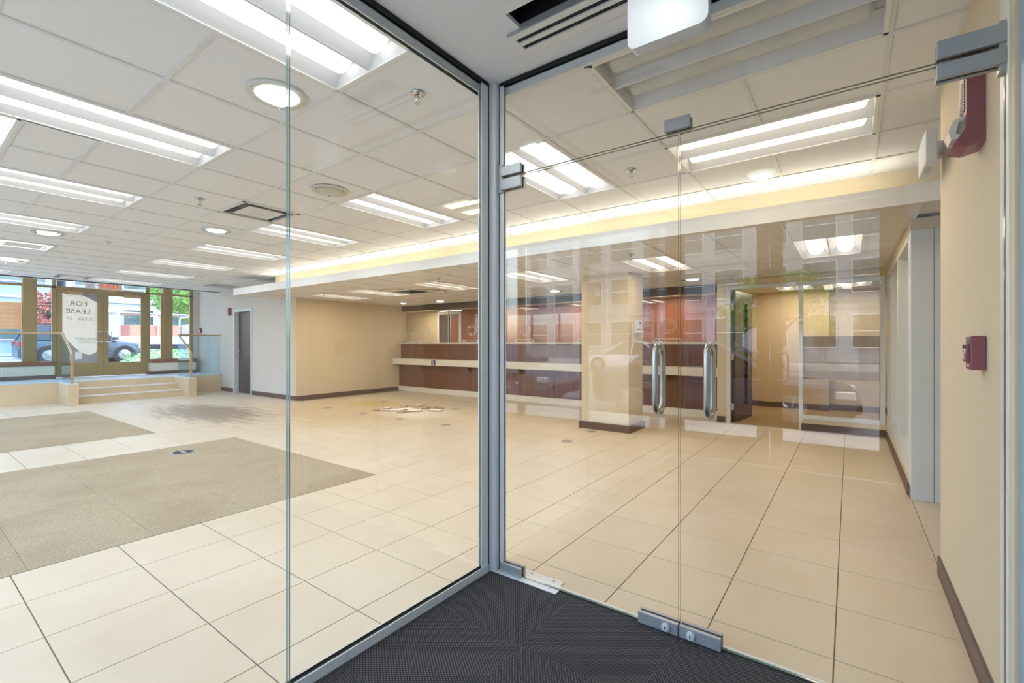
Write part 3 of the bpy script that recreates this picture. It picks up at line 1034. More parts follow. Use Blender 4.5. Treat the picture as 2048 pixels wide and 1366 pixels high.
for (a, b2, lb) in ((YS, 2.425, 'long sill box with wood cap under the street windows'), (4.25, 5.30, 'short sill box with wood cap under the street windows')):
    s_ = struct('trim_10', (0, 0, 0), lb)
    MB().bbox(XW - .03, -14.93, a, b2, .745, .84, .004).build('sill_cap', M['wood_cap'], s_)
    MB().box(XW - .03, -14.95, a, b2 - .02, .53, .745).build('sill_face', M['offwhite'], s_)
    MB().box(XW - .03, -14.94, a, b2, ZD, .53).build('sill_base', M['base'], s_)

def street_door(name, label, y0, y1, hinge_low):
    d = struct(name, (0, 0, 0), label)
    x0_, x1_ = XW - .022, XW + .022
    sl = .095 if True else .1
    gl0, gl1 = y0 + .10, y1 - .11
    MB().bbox(x0_, x1_, y0, gl0, ZD + .01, 2.57, .003).bbox(x0_, x1_, gl1, y1, ZD + .01, 2.57, .003).box(x0_, x1_, gl0, gl1, ZD + .01, .785).box(x0_, x1_, gl0, gl1, 2.47, 2.57).build('door_leaf', M['bronze'], d)
    MB().box(XW - .005, XW + .005, gl0, gl1, .785, 2.47).build('pane', M['glass'], d)
    py = y1 - .035 if hinge_low else y0 + .035
    sgn = -1 if hinge_low else 1
    MB().tube([(x1_, py, 1.555), (x1_ + .07, py, 1.555), (x1_ + .085, py + sgn * .02, 1.555), (x1_ + .085, py + sgn * .09, 1.55), (x1_ + .085, py + sgn * .105, 1.53), (x1_ + .085, py + sgn * .105, 1.33), (x1_ + .085, py + sgn * .09, 1.31), (x1_ + .085, py + sgn * .02, 1.305), (x1_ + .07, py, 1.305), (x1_, py, 1.305)], .011, 8).build('pull_handle', M['alu_lt'], d, smooth=True)
    if hinge_low:
        MB().cyl((x1_, py - .0, 1.47), .018, .012, 'x', 14).build('lock_cylinder', M['chrome'], d)
        ca, cb = y0 + .15, y0 + .47
    else:
        ca, cb = y1 - .47, y1 - .14
    cl = MB().bbox(x1_, x1_ + .06, ca, cb, 2.445, 2.53, .004).build('closer_body', M['bronze_cl'], d)
    pa = ca + .06 if hinge_low else cb - .06
    pb = pa + (.3 if hinge_low else -.28)
    MB().bbox(x1_ + .01, x1_ + .05, pa - .02, pa + .02, 2.53, 2.56, .003).tube([(x1_ + .035, pa, 2.565), (x1_ + .04, pb, 2.555)], .009, 6).build('closer_arm', M['bronze_lt'], cl)
    MB().box(x1_, x1_ + .006, (y0 + y1) / 2 - .02, (y0 + y1) / 2 + .02, .755, .765).build('badge', M['brass'], d)
    return d
street_door('door_4', 'bronze street door carrying the lease poster', 2.470, 3.326, True)
street_door('door_5', 'bronze street door with clear glass', 3.332, 4.201, False)

# poster on the left door glass: lettering reads from the street
R_OUT = (PI / 2, 0, -PI / 2)          # readable from the street side (west)
po = thing('lease_poster', 'cream lease poster with mirrored grey lettering on the bronze door', 'poster', (XW + .008, 2.89, .79))
xg = XW + .0065
def rel(o, p):
    l = wloc(o)
    return (p[0] - l.x, p[1] - l.y, p[2] - l.z)
def ysheet(name, poly, x0_, x1_, mat, parent):
    return MB().prism(poly, x0_, x1_, 'x').build(name, mat, parent, world=True)
ysheet('sheet', [(2.57, .79), (3.216, .79), (3.216, 2.468), (2.57, 2.468)], xg, xg + .002, M['poster'], po)
arc = [(3.216, 2.468)] + [(2.80 + .416 * t, 2.468 - .19 * t ** 1.6) for t in (0, .2, .4, .6, .8, 1.0)]
ysheet('grey_corner', arc, xg + .002, xg + .003, M['poster_grey'], po)
lowarc = [(2.57, .79), (3.216, .79), (3.216, 1.10)] + [(3.18, 1.03), (3.08, .985), (2.97, 1.01), (2.88, 1.07), (2.80, 1.16), (2.72, 1.27), (2.64, 1.36), (2.57, 1.42)]
ysheet('mauve_sweep', lowarc, xg + .002, xg + .003, M['poster_pink'], po)
for (t, sz, z, yc, mt) in (('FOR', .155, 2.185, 2.865, 'mark_grey'), ('LEASE', .155, 1.995, 2.86, 'mark_grey'), ('3,425', .115, 1.835, 2.99, 'mark_ltgrey'), ('SF', .115, 1.835, 2.70, 'mark_ltgrey'), ('JAMES', .062, 1.365, 3.11, 'mark_grey'), ('CREW', .062, 1.365, 2.90, 'mark_grey')):
    lettering(t, sz, M[mt], po, rel(po, (xg + .002, yc, z)), R_OUT, depth=.0022, sx=1.12)
for (z, w) in ((1.325, .34), (1.298, .30), (1.27, .33)):
    MB().box(xg + .002, xg + .0035, 3.02 - w / 2, 3.02 + w / 2, z - .006, z + .004).build('small_print', M['mark_ltgrey'], po, world=True)
MB().box(xg + .002, xg + .0035, 2.80, 2.93, .88, 1.06).build('white_patch', M['mark_white'], po, world=True)
# orange banner in the left window
ob = thing('orange_banner', 'orange banner with pale mirrored print in the street window', 'banner', (XW + .009, 1.2, 1.585))
MB().box(xg + .001, xg + .004, .62, 1.895, 1.585, 2.19).build('sheet', M['orange'], ob, world=True)
for (z, hgt_, segs) in ((2.05, .035, 9), (1.97, .02, 7), (1.86, .035, 10), (1.77, .03, 7), (1.70, .018, 11)):
    for k in range(segs):
        yb = 1.78 - k * .105
        MB().box(xg + .004, xg + .005, yb - .085 + .02 * random.random(), yb, z, z + hgt_).build('print_mark', M['orange_txt'], ob, world=True)
# exit sign hanging at the street door
es = thing('exit_sign', 'orange lit exit sign above the bronze street doors', 'exit sign', (-15.05, 3.42, 2.62))
MB().bbox(-15.07, -15.03, 3.20, 3.66, 2.60, 2.81, .006).build('housing', M['exit_face'], es, world=True)
MB().tube([(-15.05, 3.43, 2.81), (-15.05, 3.43, TOP)], .01, 6).build('stem', M['alu_lt'], es, world=True)
lettering('EXIT', .17, M['exit_red'], es, rel(es, (-15.029, 3.43, 2.66)), (PI / 2, 0, PI / 2), depth=.002, sx=1.1)
pc = thing('paper_notice', 'white paper notice taped to the transom beside the exit sign', 'notice', (XW + .02, 3.05, 2.63))
MB().box(XW + .007, XW + .009, 2.98, 3.17, 2.63, 2.78).build('sheet', M['mark_white'], pc, world=True)
MB().tube([(XW + .01, 3.03, 2.65), (XW + .01, 3.12, 2.75)], .006, 5).build('drawn_mark', M['mark_grey'], pc, world=True)

# ---- south front (behind the camera, seen mirrored in the glass)
so = struct('wall_south', (0, 0, 0), 'bronze framed south street front')
cols = [-15.2, -13.6, -12.1, -10.6, -9.1, -7.6, -6.2, -4.9, -3.76, -2.775, -1.85, -1.665]
mb = MB()
for k, x in enumerate(cols):
    w = .045 if x > -12 else .05
    mb.box(x - w, x + w, YS - .08, YS, 0, TOP)
mb.box(-15.2, 0.65, YS - .08, YS, 2.62, TOP)
mb.box(-15.2, -1.665, YS - .08, YS, 0, .26)
mb.box(0.33, 0.70, YS - .08, YS, 0, 2.62)
mb.build('mullions', M['bronze'], so)
for k in range(len(cols) - 1):
    if cols[k + 1] - cols[k] < .3:
        continue
    w = struct('window_%d' % (20 + k), (0, 0, 0), 'south front window pane')
    MB().box(cols[k] + .05, cols[k + 1] - .05, YS - .046, YS - .034, .26, 2.62).build('pane', M['glass'], w)
for n_, (a, b2, py) in enumerate(((-1.62, -0.665, -.72), (-0.655, 0.33, -.60))):
    d = struct('door_%d' % (6 + n_), (0, 0, 0), 'outer bronze vestibule door')
    MB().box(a, a + .11, YS - .06, YS - .02, .01, 2.60).box(b2 - .11, b2, YS - .06, YS - .02, .01, 2.60).box(a + .11, b2 - .11, YS - .06, YS - .02, .01, .28).box(a + .11, b2 - .11, YS - .06, YS - .02, 2.48, 2.60).build('door_leaf', M['bronze'], d)
    MB().box(a + .11, b2 - .11, YS - .046, YS - .036, .28, 2.48).build('pane', M['glass'], d)
    sg = -1 if n_ == 0 else 1
    MB().tube([(py, YS - .02, 1.17), (py, YS + .05, 1.17), (py + sg * .09, YS + .06, 1.17), (py + sg * .11, YS + .06, 1.14), (py + sg * .11, YS + .06, .92), (py + sg * .09, YS + .06, .89), (py, YS + .05, .89), (py, YS - .02, .89)], .011, 8).build('pull_handle', M['alu_lt'], d, smooth=True)

# ================================================================== VESTIBULE GLAZING
def glass_box(mb, x0, x1, y0, y1, z0, z1, thin):
    """glass pane: faces slot 0, cut edges slot 1"""
    v = [(x0, y0, z0), (x1, y0, z0), (x1, y1, z0), (x0, y1, z0), (x0, y0, z1), (x1, y0, z1), (x1, y1, z1), (x0, y1, z1)]
    fs = [(0, 3, 2, 1), (4, 5, 6, 7), (0, 1, 5, 4), (1, 2, 6, 5), (2, 3, 7, 6), (3, 0, 4, 7)]
    big = (3, 5) if thin == 'x' else (2, 4)
    for k, f in enumerate(fs):
        mb.add([v[i] for i in f], [(0, 1, 2, 3)], 0 if k in big else 1)
    return mb
GM = [M['glass_v'], M['glass_edge']]
for n_, (a, b2, lb) in enumerate(((0.868, 1.985, 'frameless vestibule side glass panel next to the corner post'), (YS + .02, 0.860, 'frameless vestibule side glass panel away from the post'))):
    w = struct('window_%d' % (30 + n_), (0, 0, 0), lb)
    glass_box(MB(), XV - .006, XV + .006, a, b2, .03, 2.692, 'x').build('pane', GM, w)
    MB().box(XV - .018, XV + .018, a, b2, 0.0, .028).box(XV - .018, XV - .010, a, b2, .028, .042).box(XV + .010, XV + .018, a, b2, .028, .042).build('floor_channel', M['alu'], w)
    MB().box(XV + .006, XV + .0105, a, b2, .028, .045).box(XV - .0105, XV - .006, a, b2, .028, .045).build('gasket', M['black'], w)
    MB().box(XV + .006, XV + .018, a, b2, 2.682, 2.70).box(XV - .018, XV - .006, a, b2, 2.682, 2.70).build('head_gasket', M['black'], w)
tw = struct('window_32', (0, 0, 0), 'frameless transom glass above the glass doors')
glass_box(MB(), -1.555, XE - .006, YN - .006, YN + .006, 2.178, 2.692, 'y').build('pane', GM, tw)
MB().box(-1.56, XE, YN - .018, YN - .006, 2.682, 2.70).box(-1.56, XE, YN + .006, YN + .018, 2.682, 2.70).build('head_gasket', M['black'], tw)
# corner post
cp = struct('trim_11', (0, 0, 0), 'brushed aluminium corner post of the vestibule')
MB().bbox(-1.625, -1.572, 1.995, 2.048, 0, 2.70, .002).build('post', M['alu'], cp)
MB().box(XV + .0065, XV + .012, 1.928, 1.984, 0.0, 2.70).box(XV - .012, XV - .0065, 1.928, 1.996, 0.0, 2.70).build('side_channel', M['alu_lt'], cp)
MB().box(XV + .0065, XV + .0105, 1.9845, 1.994, 0, 2.70).box(-1.571, -1.567, YN - .011, YN - .006, 0, 2.70).build('gasket', M['black'], cp)
MB().box(-1.5665, -1.540, YN - .012, YN - .0065, 0.06, 2.70).box(-1.5715, -1.540, YN + .0065, YN + .012, 0.06, 2.70).build('front_channel', M['alu_lt'], cp)
ej = struct('trim_12', (0, 0, 0), 'aluminium jamb of the glass doors at the wall')
MB().bbox(XE - .014, XE + .01, YN - .035, YN + .06, 0, TOP - .4, .002).build('jamb', M['alu_lt'], ej)
MB().box(XE - .010, XE + .012, YN - .082, YN - .036, 0, TOP - .4).build('jamb_return', M['beige_e'], ej)
th = struct('trim_13', (0, 0, 0), 'metal threshold strip between mat and tile')
MB().box(-1.2, XE, YN + .018, YN + .034, -.002, .006).build('strip', M['alu_lt'], th)
MB().bbox(-1.57, -1.19, YN - .045, YN + .030, .004, .009, .001).build('pivot_plate', M['alu_lt'], th)
MB().bbox(-1.57, -1.21, YN + .032, YN + .085, .001, .007, .001).build('pivot_plate', M['alu_lt'], th)
for p in ((-1.5, YN - .02), (-1.24, YN - .02), (-1.5, YN + .06), (-1.26, YN + .06), (-1.4, YN + .06)):
    MB().cyl((p[0], p[1], .006), .006, .004, 'z', 10).build('screw', M['steel_dk'], th)

def patch(name, parent, x0, x1, z0, z1, y=YN):
    p = MB().bbox(x0, x1, y - .026, y - .008, z0, z1, .0015).bbox(x0, x1, y + .008, y + .026, z0, z1, .0015).build(name, M['steel_dk'], parent)
    MB().box(x0 + .004, x1 - .004, y - .008, y + .008, z0 + .003, z1 - .003).build('patch_gasket', M['black'], p)
    return p
def glass_door(name, label, x0, x1, left):
    d = struct(name, (0, 0, 0), label)
    glass_box(MB(), x0, x1, YN - .006, YN + .006, .012, 2.166, 'y').build('pane', GM, d)
    xh = -.683 if left else -.470
    # racetrack pull: one loop round the glass
    pts = []
    zb, zt, r = .957, 1.255, .050
    for k in range(9):
        t = PI * k / 8
        pts.append((xh, YN - r * math.cos(t), zt - r + r * math.sin(t)))
    for k in range(9):
        t = PI * k / 8
        pts.append((xh, YN + r * math.cos(t), zb + r - r * math.sin(t)))
    MB().tube(pts, .0137, 14, closed=True).build('pull_handle', M['steel'], d, smooth=True)
    for z in (zb, zt):
        MB().cyl((xh, YN - .012, z), .0165, .024, 'y', 16).build('handle_rose', M['steel'], d)
    if left:
        patch('bottom_pivot_patch', d, -1.55, -1.418, .009, .058)
        patch('top_pivot_patch', d, -1.55, -1.418, 2.105, 2.163)
        lk = patch('lock_patch', d, -.770, -.594, .007, .058)
        cx = -.645
    else:
        patch('top_pivot_patch', d, .228, .386, 2.115, 2.163)
        patch('bottom_pivot_patch', d, .24, .386, .009, .058)
        lk = patch('lock_patch', d, -.588, -.423, .007, .058)
        cx = -.540
    MB().cyl((cx, YN - .036, .032), .017, .012, 'y', 20).cyl((cx, YN - .039, .032), .011, .004, 'y', 16).build('lock_cylinder', M['alu_lt'], lk)
    MB().box(cx - .002, cx + .002, YN - .0402, YN - .039, .026, .038).build('keyhole', M['black'], lk)
    return d
glass_door('door_8', 'frameless glass door leaf hung on the corner post', -1.553, -.597, True)
glass_door('door_9', 'frameless glass door leaf hung on the beige wall', -.590, XE - .016, False)
patch('transom_pivot_patch', tw, -1.55, -1.418, 2.180, 2.232)
patch('transom_stop_patch', tw, -.652, -.545, 2.180, 2.232)
patch('transom_pivot_patch', tw, .228, .390, 2.180, 2.238)
for sx in (-1.572, XE - .03):
    MB().bbox(sx, sx + .03, YN - .02, YN + .02, 2.09, 2.25, .003).build('patch_bracket', M['steel_dk'], tw)

# ================================================================== CEILING FIXTURES
def area_lamp(name, parent, loc, sx, sy, watts, colour, up=False):
    ld = bpy.data.lights.new(name, 'AREA')
    ld.shape = 'RECTANGLE'
    ld.size, ld.size_y = sx, sy
    ld.energy = watts
    ld.color = colour
    lo = bpy.data.objects.new(name, ld)
    COL.objects.link(lo)
    lo.parent = parent
    lo.location = loc
    if up:
        lo.rotation_euler = (PI, 0, 0)
    return lo

def troffer_proto(w, l, lens_mat, label, group, lit=True, power=1.0, tone=(1, 1, 1)):
    """recessed troffer, long along local y, base point at the middle of the ceiling opening"""
    t = thing('ceiling_light', label, 'light', (0, 0, 0), 0, group)
    hw, hl = w / 2, l / 2
    MB().box(-hw, hw, -hl, -hl + .018, -.004, .012).box(-hw, hw, hl - .018, hl, -.004, .012).box(-hw, -hw + .018, -hl, hl, -.004, .012).box(hw - .018, hw, -hl, hl, -.004, .012).build('frame', M['white'], t)
    a = hw - .018
    prof = []
    c = a / 2
    r = a * .27
    n = 6
    pr = [(-a, .0)]
    for k in range(1, n + 1):
        u = k / n
        pr.append((-a + (a - c - r) * u, .075 * math.sin(u * PI / 2)))
    pr += [(-c - r, .085), (-c + r, .085)]
    for k in range(0, n + 1):
        u = k / n
        pr.append((-c + r + (c - r - .006) * u, .075 - .072 * (1 - math.cos(u * PI / 2))))
    full = pr + [(-x, z) for x, z in reversed(pr)]
    MB().sheet(full, -hl + .018, hl - .018, 'y').build('reflector', M['reflector'], t, smooth=True)
    e = MB()
    for yy in (-hl + .017, hl - .019):
        e.box(-a, a, yy, yy + .002, 0, .12)
    e.box(-a, a, -hl + .018, hl - .018, .118, .12)
    e.build('end_plates', M['reflector'], t)
    for s in (-1, 1):
        pf = [(s * c + r * math.cos(PI + PI * k / 10), .08 + r * .85 * math.sin(PI + PI * k / 10)) for k in range(11)]
        ll = hl - .075
        m_ = MB().sheet(pf, -ll, ll, 'y')
        for yy, sg in ((-ll, -1), (ll, 1)):
            # rounded lens end
            rings = [pf]
            k0 = len(m_.v)
            for q in range(4):
                u = (q + 1) / 4
                sc = math.cos(u * PI / 2)
                rings.append([(s * c + (p[0] - s * c) * max(sc, .02), .08 + (p[1] - .08) * max(sc, .02)) for p in pf])
            vv, ff = [], []
            for q, rg in enumerate(rings):
                off = sg * .028 * math.sin(q / 4 * PI / 2)
                vv += [(p[0], yy + off, p[1]) for p in rg]
            for q in range(4):
                for k in range(10):
                    ff.append((q * 11 + k, q * 11 + k + 1, (q + 1) * 11 + k + 1, (q + 1) * 11 + k))
            m_.add(vv, ff)
        m_.build('lens', lens_mat, t, smooth=True)
        if lit:
            area_lamp('lamp', t, (s * c, 0, .08 - r * .85 - .008), 2 * r * .9, 2 * ll, TUBE_W * power * l / 1.2, tone)
    return t
protos = {}
COOL, WARM = (0.83, 0.92, 1.0), (1.0, 0.85, 0.66)
POWER = {'teller': 1.9, 'office': 1.5, 'low': 0.85, 'door': 0.75}
TLAB = {
    'hall_s': ('lit troffer over the carpets, %s in its row from the vestibule glass', 'troffers in the row over the carpet'),
    'hall_n': ('lit troffer in the row beside the light cove, %s from the glass doors', 'troffers in the row beside the light cove'),
    'side': ('lit recessed troffer set crosswise over the carpet', None),
    'door': ('lit recessed troffer set crosswise between the glass doors and the light cove', None),
    'off': ('unlit recessed troffer just beyond the transom glass', None),
    'low': ('lit troffer in the lowered ceiling, %s in its row from the beige wall', 'troffers in the lowered ceiling'),
    'teller': ('lit troffer behind the teller glass, %s from the white framed doorway in a row whose first is an added light', 'troffers behind the teller glass'),
    'office': ('lit short troffer in the office ceiling, %s from the open office door', 'troffers in the office'),
}
ORD = ['first', 'second', 'third', 'fourth', 'fifth', 'sixth', 'seventh', 'eighth']
count = {}
for (x0_, x1_, y0_, y1_, z_, ax, kind) in troffers:
    w_, l_ = (x1_ - x0_, y1_ - y0_) if ax == 'y' else (y1_ - y0_, x1_ - x0_)
    key = (round(w_, 2), round(l_, 2), kind)
    lab, grp = TLAB[kind]
    kk = count.get(kind, 0)
    count[kind] = kk + 1
    if '%s' in lab:
        lab = lab % ORD[kk]
    loc = ((x0_ + x1_) / 2, (y0_ + y1_) / 2, z_)
    rz = 0 if ax == 'y' else PI / 2
    if key not in protos:
        lm = M['lens_off'] if kind == 'off' else (M['lens'] if kind in ('hall_s', 'hall_n', 'side') else M['lens_warm'])
        p = troffer_proto(w_ - .012, l_ - .012, lm, lab, grp, kind != 'off', POWER.get(kind, 1.0), COOL if lm is M['lens'] else WARM)
        p.location = loc
        p.rotation_euler = (0, 0, rz)
        protos[key] = p
    else:
        dup(protos[key], loc, rz, lab)

def downlight(label, lens, r=.155, group=None, watts=2.2):
    t = thing('downlight', label, 'light', (0, 0, 0), 0, group)
    MB().lathe([(r, -.001), (r, -.006), (r * .95, -.010), (r * .74, -.008), (r * .70, .0)], seg=32).build('trim_ring', M['alu_lt'], t, smooth=True)
    MB().lathe([(r * .985, -.016), (r * .985, -.013), (r * .62, -.013), (r * .62, -.016), (r * .985, -.016)], seg=32).build('glass_disc', M['glass'], t)
    MB().lathe([(r * .72, -.002), (r * .60, -.018), (r * .35, -.027), (0.001, -.030)], seg=32).build('lens', lens, t, smooth=True)
    for k in range(3):
        a = 2 * PI * k / 3 + .5
        MB().cyl((r * .86 * math.cos(a), r * .86 * math.sin(a), -.022), .006, .016, 'z', 8).build('stud', M['chrome'], t)
    if watts:
        area_lamp('lamp', t, (0, 0, -.036), r, r, watts, (0.95, 1.0, 0.97)).data.shape = 'DISK'
    return t
dl = downlight('lit round downlight with glass disc in the main hall ceiling', M['dlens'], .155, 'lit downlights in the hall ceiling')
dl.location = (-2.56, 1.30, HC)
dl['label'] = 'lit round downlight with glass disc beside the first carpet troffer'
for (x, y, lb) in ((-6.21, 2.41, 'lit round downlight with glass disc between the two troffer rows'), (-8.03, 1.24, 'lit round downlight with glass disc before the bright plate diffuser'),
                   (-11.12, 1.26, 'lit round downlight with glass disc nearest the street front')):
    dup(dl, (x, y, HC), label=lb)
d2 = downlight('unlit round downlight with glass disc in the hall ceiling', M['dlens_off'], watts=0)
d2.location = (-3.77, 2.385, HC)
d3 = dup(dl, (-7.84, 7.84, LC), label='lit round downlight in front of the teller glass', group='downlights along the teller glass')
d3['label'] = 'lit round downlight before the first teller glass from the beige wall'
for (x, y, lb) in ((-6.45, 7.75, 'lit round downlight before the second teller glass from the beige wall'), (-4.54, 7.6, 'lit round downlight beside the hidden side of the pillar'),
                   (-1.98, 7.5, 'lit round downlight between the pillar and the office door')):
    dup(d3, (x, y, LC), label=lb)
d4 = downlight('small lit round downlight in the corner by the beige wall', M['dlens'], .10)
d4.location = (-8.97, 7.69, LC)
d5 = dup(dl, (-0.6, 1.36, SOF), label='lit round downlight in the vestibule soffit by the glass doors', group='vestibule downlights')
dv = dup(dl, (-0.6, -0.3, SOF), label='lit round downlight in the vestibule soffit by the outer doors', group='vestibule downlights')

for ch in dv.children:
    if ch.type == 'LIGHT':
        ch.data = ch.data.copy()
        ch.data.energy = 9.0

def sprinkler(label, group):
    t = thing('sprinkler_head', label, 'sprinkler', (0, 0, 0), 0, group)
    MB().lathe([(.036, 0), (.034, -.006), (.016, -.010), (.012, -.004)], seg=20).build('escutcheon', M['chrome'], t, smooth=True)
    MB().cyl((0, 0, -.028), .009, .026, 'z', 10).build('body', M['chrome'], t)
    MB().tube([(.010, 0, -.02), (.016, 0, -.036), (.004, 0, -.054)], .003, 6).tube([(-.010, 0, -.02), (-.016, 0, -.036), (-.004, 0, -.054)], .003, 6).build('frame_arms', M['chrome'], t)
    MB().cyl((0, 0, -.058), .018, .003, 'z', 14).build('deflector', M['chrome'], t)
    return t
sk = sprinkler('chrome sprinkler head hanging from the main hall ceiling', 'sprinklers in the hall ceiling')
sk.location = (-1.92, 1.75, HC)
sk['label'] = 'chrome sprinkler head in the hall ceiling next to the corner post'
for (x, y, lb) in ((-1.40, 3.52, 'chrome sprinkler head in the hall ceiling beyond the glass doors'), (-5.0, 1.80, 'chrome sprinkler head in the hall ceiling over the nearer carpet'),
                   (-8.12, 1.83, 'chrome sprinkler head in the hall ceiling over the farther carpet'), (-11.39, 1.24, 'chrome sprinkler head beside the downlight near the street front'),
                   (-11.9, 4.90, 'chrome sprinkler head next to the grey return grille')):
    dup(sk, (x, y, HC), label=lb)
s2 = dup(sk, (-5.19, 5.15, LC), label='chrome sprinkler head hanging from the lowered ceiling', group='sprinklers in the lowered ceiling')
s2['label'] = 'chrome sprinkler head in the lowered ceiling before its third troffer'
for (x, y, lb) in ((-8.44, 5.22, 'chrome sprinkler head in the lowered ceiling nearest the beige wall corner'), (-2.01, 5.05, 'chrome sprinkler head in the lowered ceiling before the pillar'),
                   (-1.42, 7.5, 'chrome sprinkler head in the lowered ceiling at the office door'), (-8.39, 7.77, 'chrome sprinkler head in the lowered ceiling by the corner downlights')):
    dup(s2, (x, y, LC), label=lb)

def diffuser(label, q, z, dark=True):
    t = thing('air_diffuser', label, 'vent', ((q[0] + q[1]) / 2, (q[2] + q[3]) / 2, z))
    hx, hy = (q[1] - q[0]) / 2 - .004, (q[3] - q[2]) / 2 - .004
    MB().box(-hx, hx, -hy, -hy + .03, -.006, .012).box(-hx, hx, hy - .03, hy, -.006, .012).box(-hx, -hx + .03, -hy, hy, -.006, .012).box(hx - .03, hx, -hy, hy, -.006, .012).build('frame', M['alu_lt'], t)
    MB().box(-hx, hx, -hy, hy, .09, .1).box(-hx, hx, -hy, -hy + .004, .012, .09).box(-hx, hx, hy - .004, hy, .012, .09).box(-hx, -hx + .004, -hy, hy, .012, .09).box(hx - .004, hx, -hy, hy, .012, .09).build('plenum', M['mark_grey'] if dark else M['alu_lt'], t)
    f = .62
    MB().bbox(-hx * f, hx * f, -hy * f, hy * f, -.008, .0, .002).build('centre_plate', M['white'] if not dark else M['alu_lt'], t)
    MB().tube([(-hx * f, 0, 0), (-hx + .02, 0, .03)], .004, 5).tube([(hx * f, 0, 0), (hx - .02, 0, .03)], .004, 5).build('bracket', M['alu_lt'], t)
    return t
diffuser('square air diffuser with dark gap beside the hall troffers', DIFF, HC)
diffuser('bright plate air diffuser near a lit downlight', VENT1, HC, False)
diffuser('square air diffuser near the street front', VENT2, HC, False)
gr = thing('return_grille', 'grey return air grille in the ceiling near the grey wall', 'vent', (-12.2, 4.86, HC))
MB().box(-.30, .30, -.30, .30, -.006, -.001).build('backing', M['mark_grey'], gr)
for k in range(14):
    MB().box(-.29, .29, -.285 + k * .042, -.285 + k * .042 + .02, -.012, -.006).build('blade', M['mark_ltgrey'], gr)

# slot diffuser dropped half out of the vestibule soffit
sl = thing('slot_diffuser', 'white two slot linear diffuser hanging loose from the vestibule soffit', 'vent', (-0.96, 1.81, SOF - .004))
L2 = .34
for (ya, yb) in ((-.082, -.048), (-.018, .006), (.036, .082)):
    MB().box(-L2 + .03, L2, ya, yb, -.012, .0).build('rail', M['white'], sl)
MB().box(-L2, -L2 + .034, -.084, .084, -.013, .0).build('end_cap', M['white'], sl)
for (ya, yb) in ((-.048, -.018), (.006, .036)):
    MB().box(-L2 + .03, L2, ya, yb, -.004, -.001).build('slot', M['black'], sl)
MB().box(-L2 + .01, L2, -.088, -.082, -.010, .022).build('side_plate', M['steel_dk'], sl)

# ================================================================== WALL DEVICES
ex = thing('exit_sign', 'white exit sign housing seen from behind hanging in the vestibule', 'exit sign', (-.54, 1.70, 2.38))
def rounded_plate(mb, w, h, r, y0, y1):
    pts = []
    for cx, cz, a0 in ((w / 2 - r, r, -90), (w / 2 - r, h - r, 0), (-w / 2 + r, h - r, 90), (-w / 2 + r, r, 180)):
        for k in range(6):
            a = math.radians(a0 + 18 * k)
            pts.append((cx + r * math.cos(a), cz + r * math.sin(a)))
    return mb.prism(pts, y0, y1, 'y')
rounded_plate(MB(), .292, .225, .03, -.012, .012).build('face_plate', M['plastic'], ex)
rounded_plate(MB(), .286, .219, .03, .012, .045).build('housing', M['plastic'], ex)
MB().cyl((0, .02, .222), .045, .098, 'z', 18).build('canopy', M['plastic'], ex)
eh = thing('exit_sign', 'white exit sign mounted on the beige wall below the hall ceiling', 'exit sign', (.33, 3.24, 2.17))
MB().bbox(-.022, .022, -.15, .15, 0, .165, .004).build('housing', M['plastic'], eh)
MB().box(.022, .070, .07, .14, .09, .165).build('mount', M['plastic'], eh)
MB().box(-.012, .012, -.06, .06, -.001, .0).build('lamp_window', M['mark_ltgrey'], eh)

ho = thing('fire_horn_strobe', 'dark red fire horn with clear strobe high on the beige wall', 'fire alarm', (XE, 2.43, 2.0))
MB().prism([(0, 0), (0, .29), (-.052, .29), (-.052, .06), (-.09, 0.0), (-.05, -.012)], -.064, .064, 'y').build('housing', M['red'], ho)
for k in range(11):
    MB().box(-.055, -.051, -.045, .045 - .002 * k, .135 + k * .011, .141 + k * .011).build('horn_slot', M['red_dk'], ho)
MB().prism([(-.05, .03), (-.05, .115), (-.085, .10), (-.098, .06), (-.09, .03)], -.045, .045, 'y').build('strobe_lens', M['acryl'], ho)
MB().prism([(-.052, .04), (-.052, .10), (-.07, .09), (-.078, .05)], -.047, .047, 'y').build('strobe_reflector', M['chrome'], ho)
ps = thing('fire_pull_station', 'dark red fire pull station with white lever on the beige wall', 'fire alarm', (XE, 2.40, 1.165))
MB().bbox(-.042, 0, -.045, .045, 0, .125, .004).build('housing', M['red'], ps)
MB().bbox(-.052, -.041, -.03, .034, .028, .095, .003).build('door', M['red'], ps)
MB().box(-.054, -.052, -.022, .026, .078, .092).build('window', M['red_dk'], ps)
MB().box(-.055, -.052, -.022, .022, .062, .077).box(-.055, -.052, -.004, .004, .038, .064).build('pull_lever', M['mark_white'], ps)
MB().cyl((-.046, -.012, .112), .010, .006, 'x', 12).box(-.044, -.042, -.03, .03, .10, .122).build('lock', M['chrome'], ps)
lettering('FIRE', .013, M['red_dk'], ps, (-.0552, 0, .064), (PI / 2, 0, -PI / 2), depth=.0003)
MB().box(-.0435, -.042, -.02, .016, .012, .018).build('maker_mark', M['mark_white'], ps)
h2 = thing('fire_horn_strobe', 'small dark red fire horn with strobe beside the dark veneer door', 'fire alarm', (-13.09, YD, 1.99))
MB().bbox(-.06, .06, -.05, 0, 0, .20, .006).build('housing', M['red'], h2)
MB().bbox(-.075, .0, -.085, -.05, .02, .07, .006).build('strobe_lens', M['acryl'], h2)
MB().box(-.04, .04, -.053, -.05, .10, .17).build('horn_grille', M['red_dk'], h2)
p2 = thing('fire_pull_station', 'small dark fire pull station on the dais side wall', 'fire alarm', (-14.95, YD, 1.56))
MB().bbox(-.05, .05, -.05, 0, 0, .13, .005).build('housing', M['red'], p2)
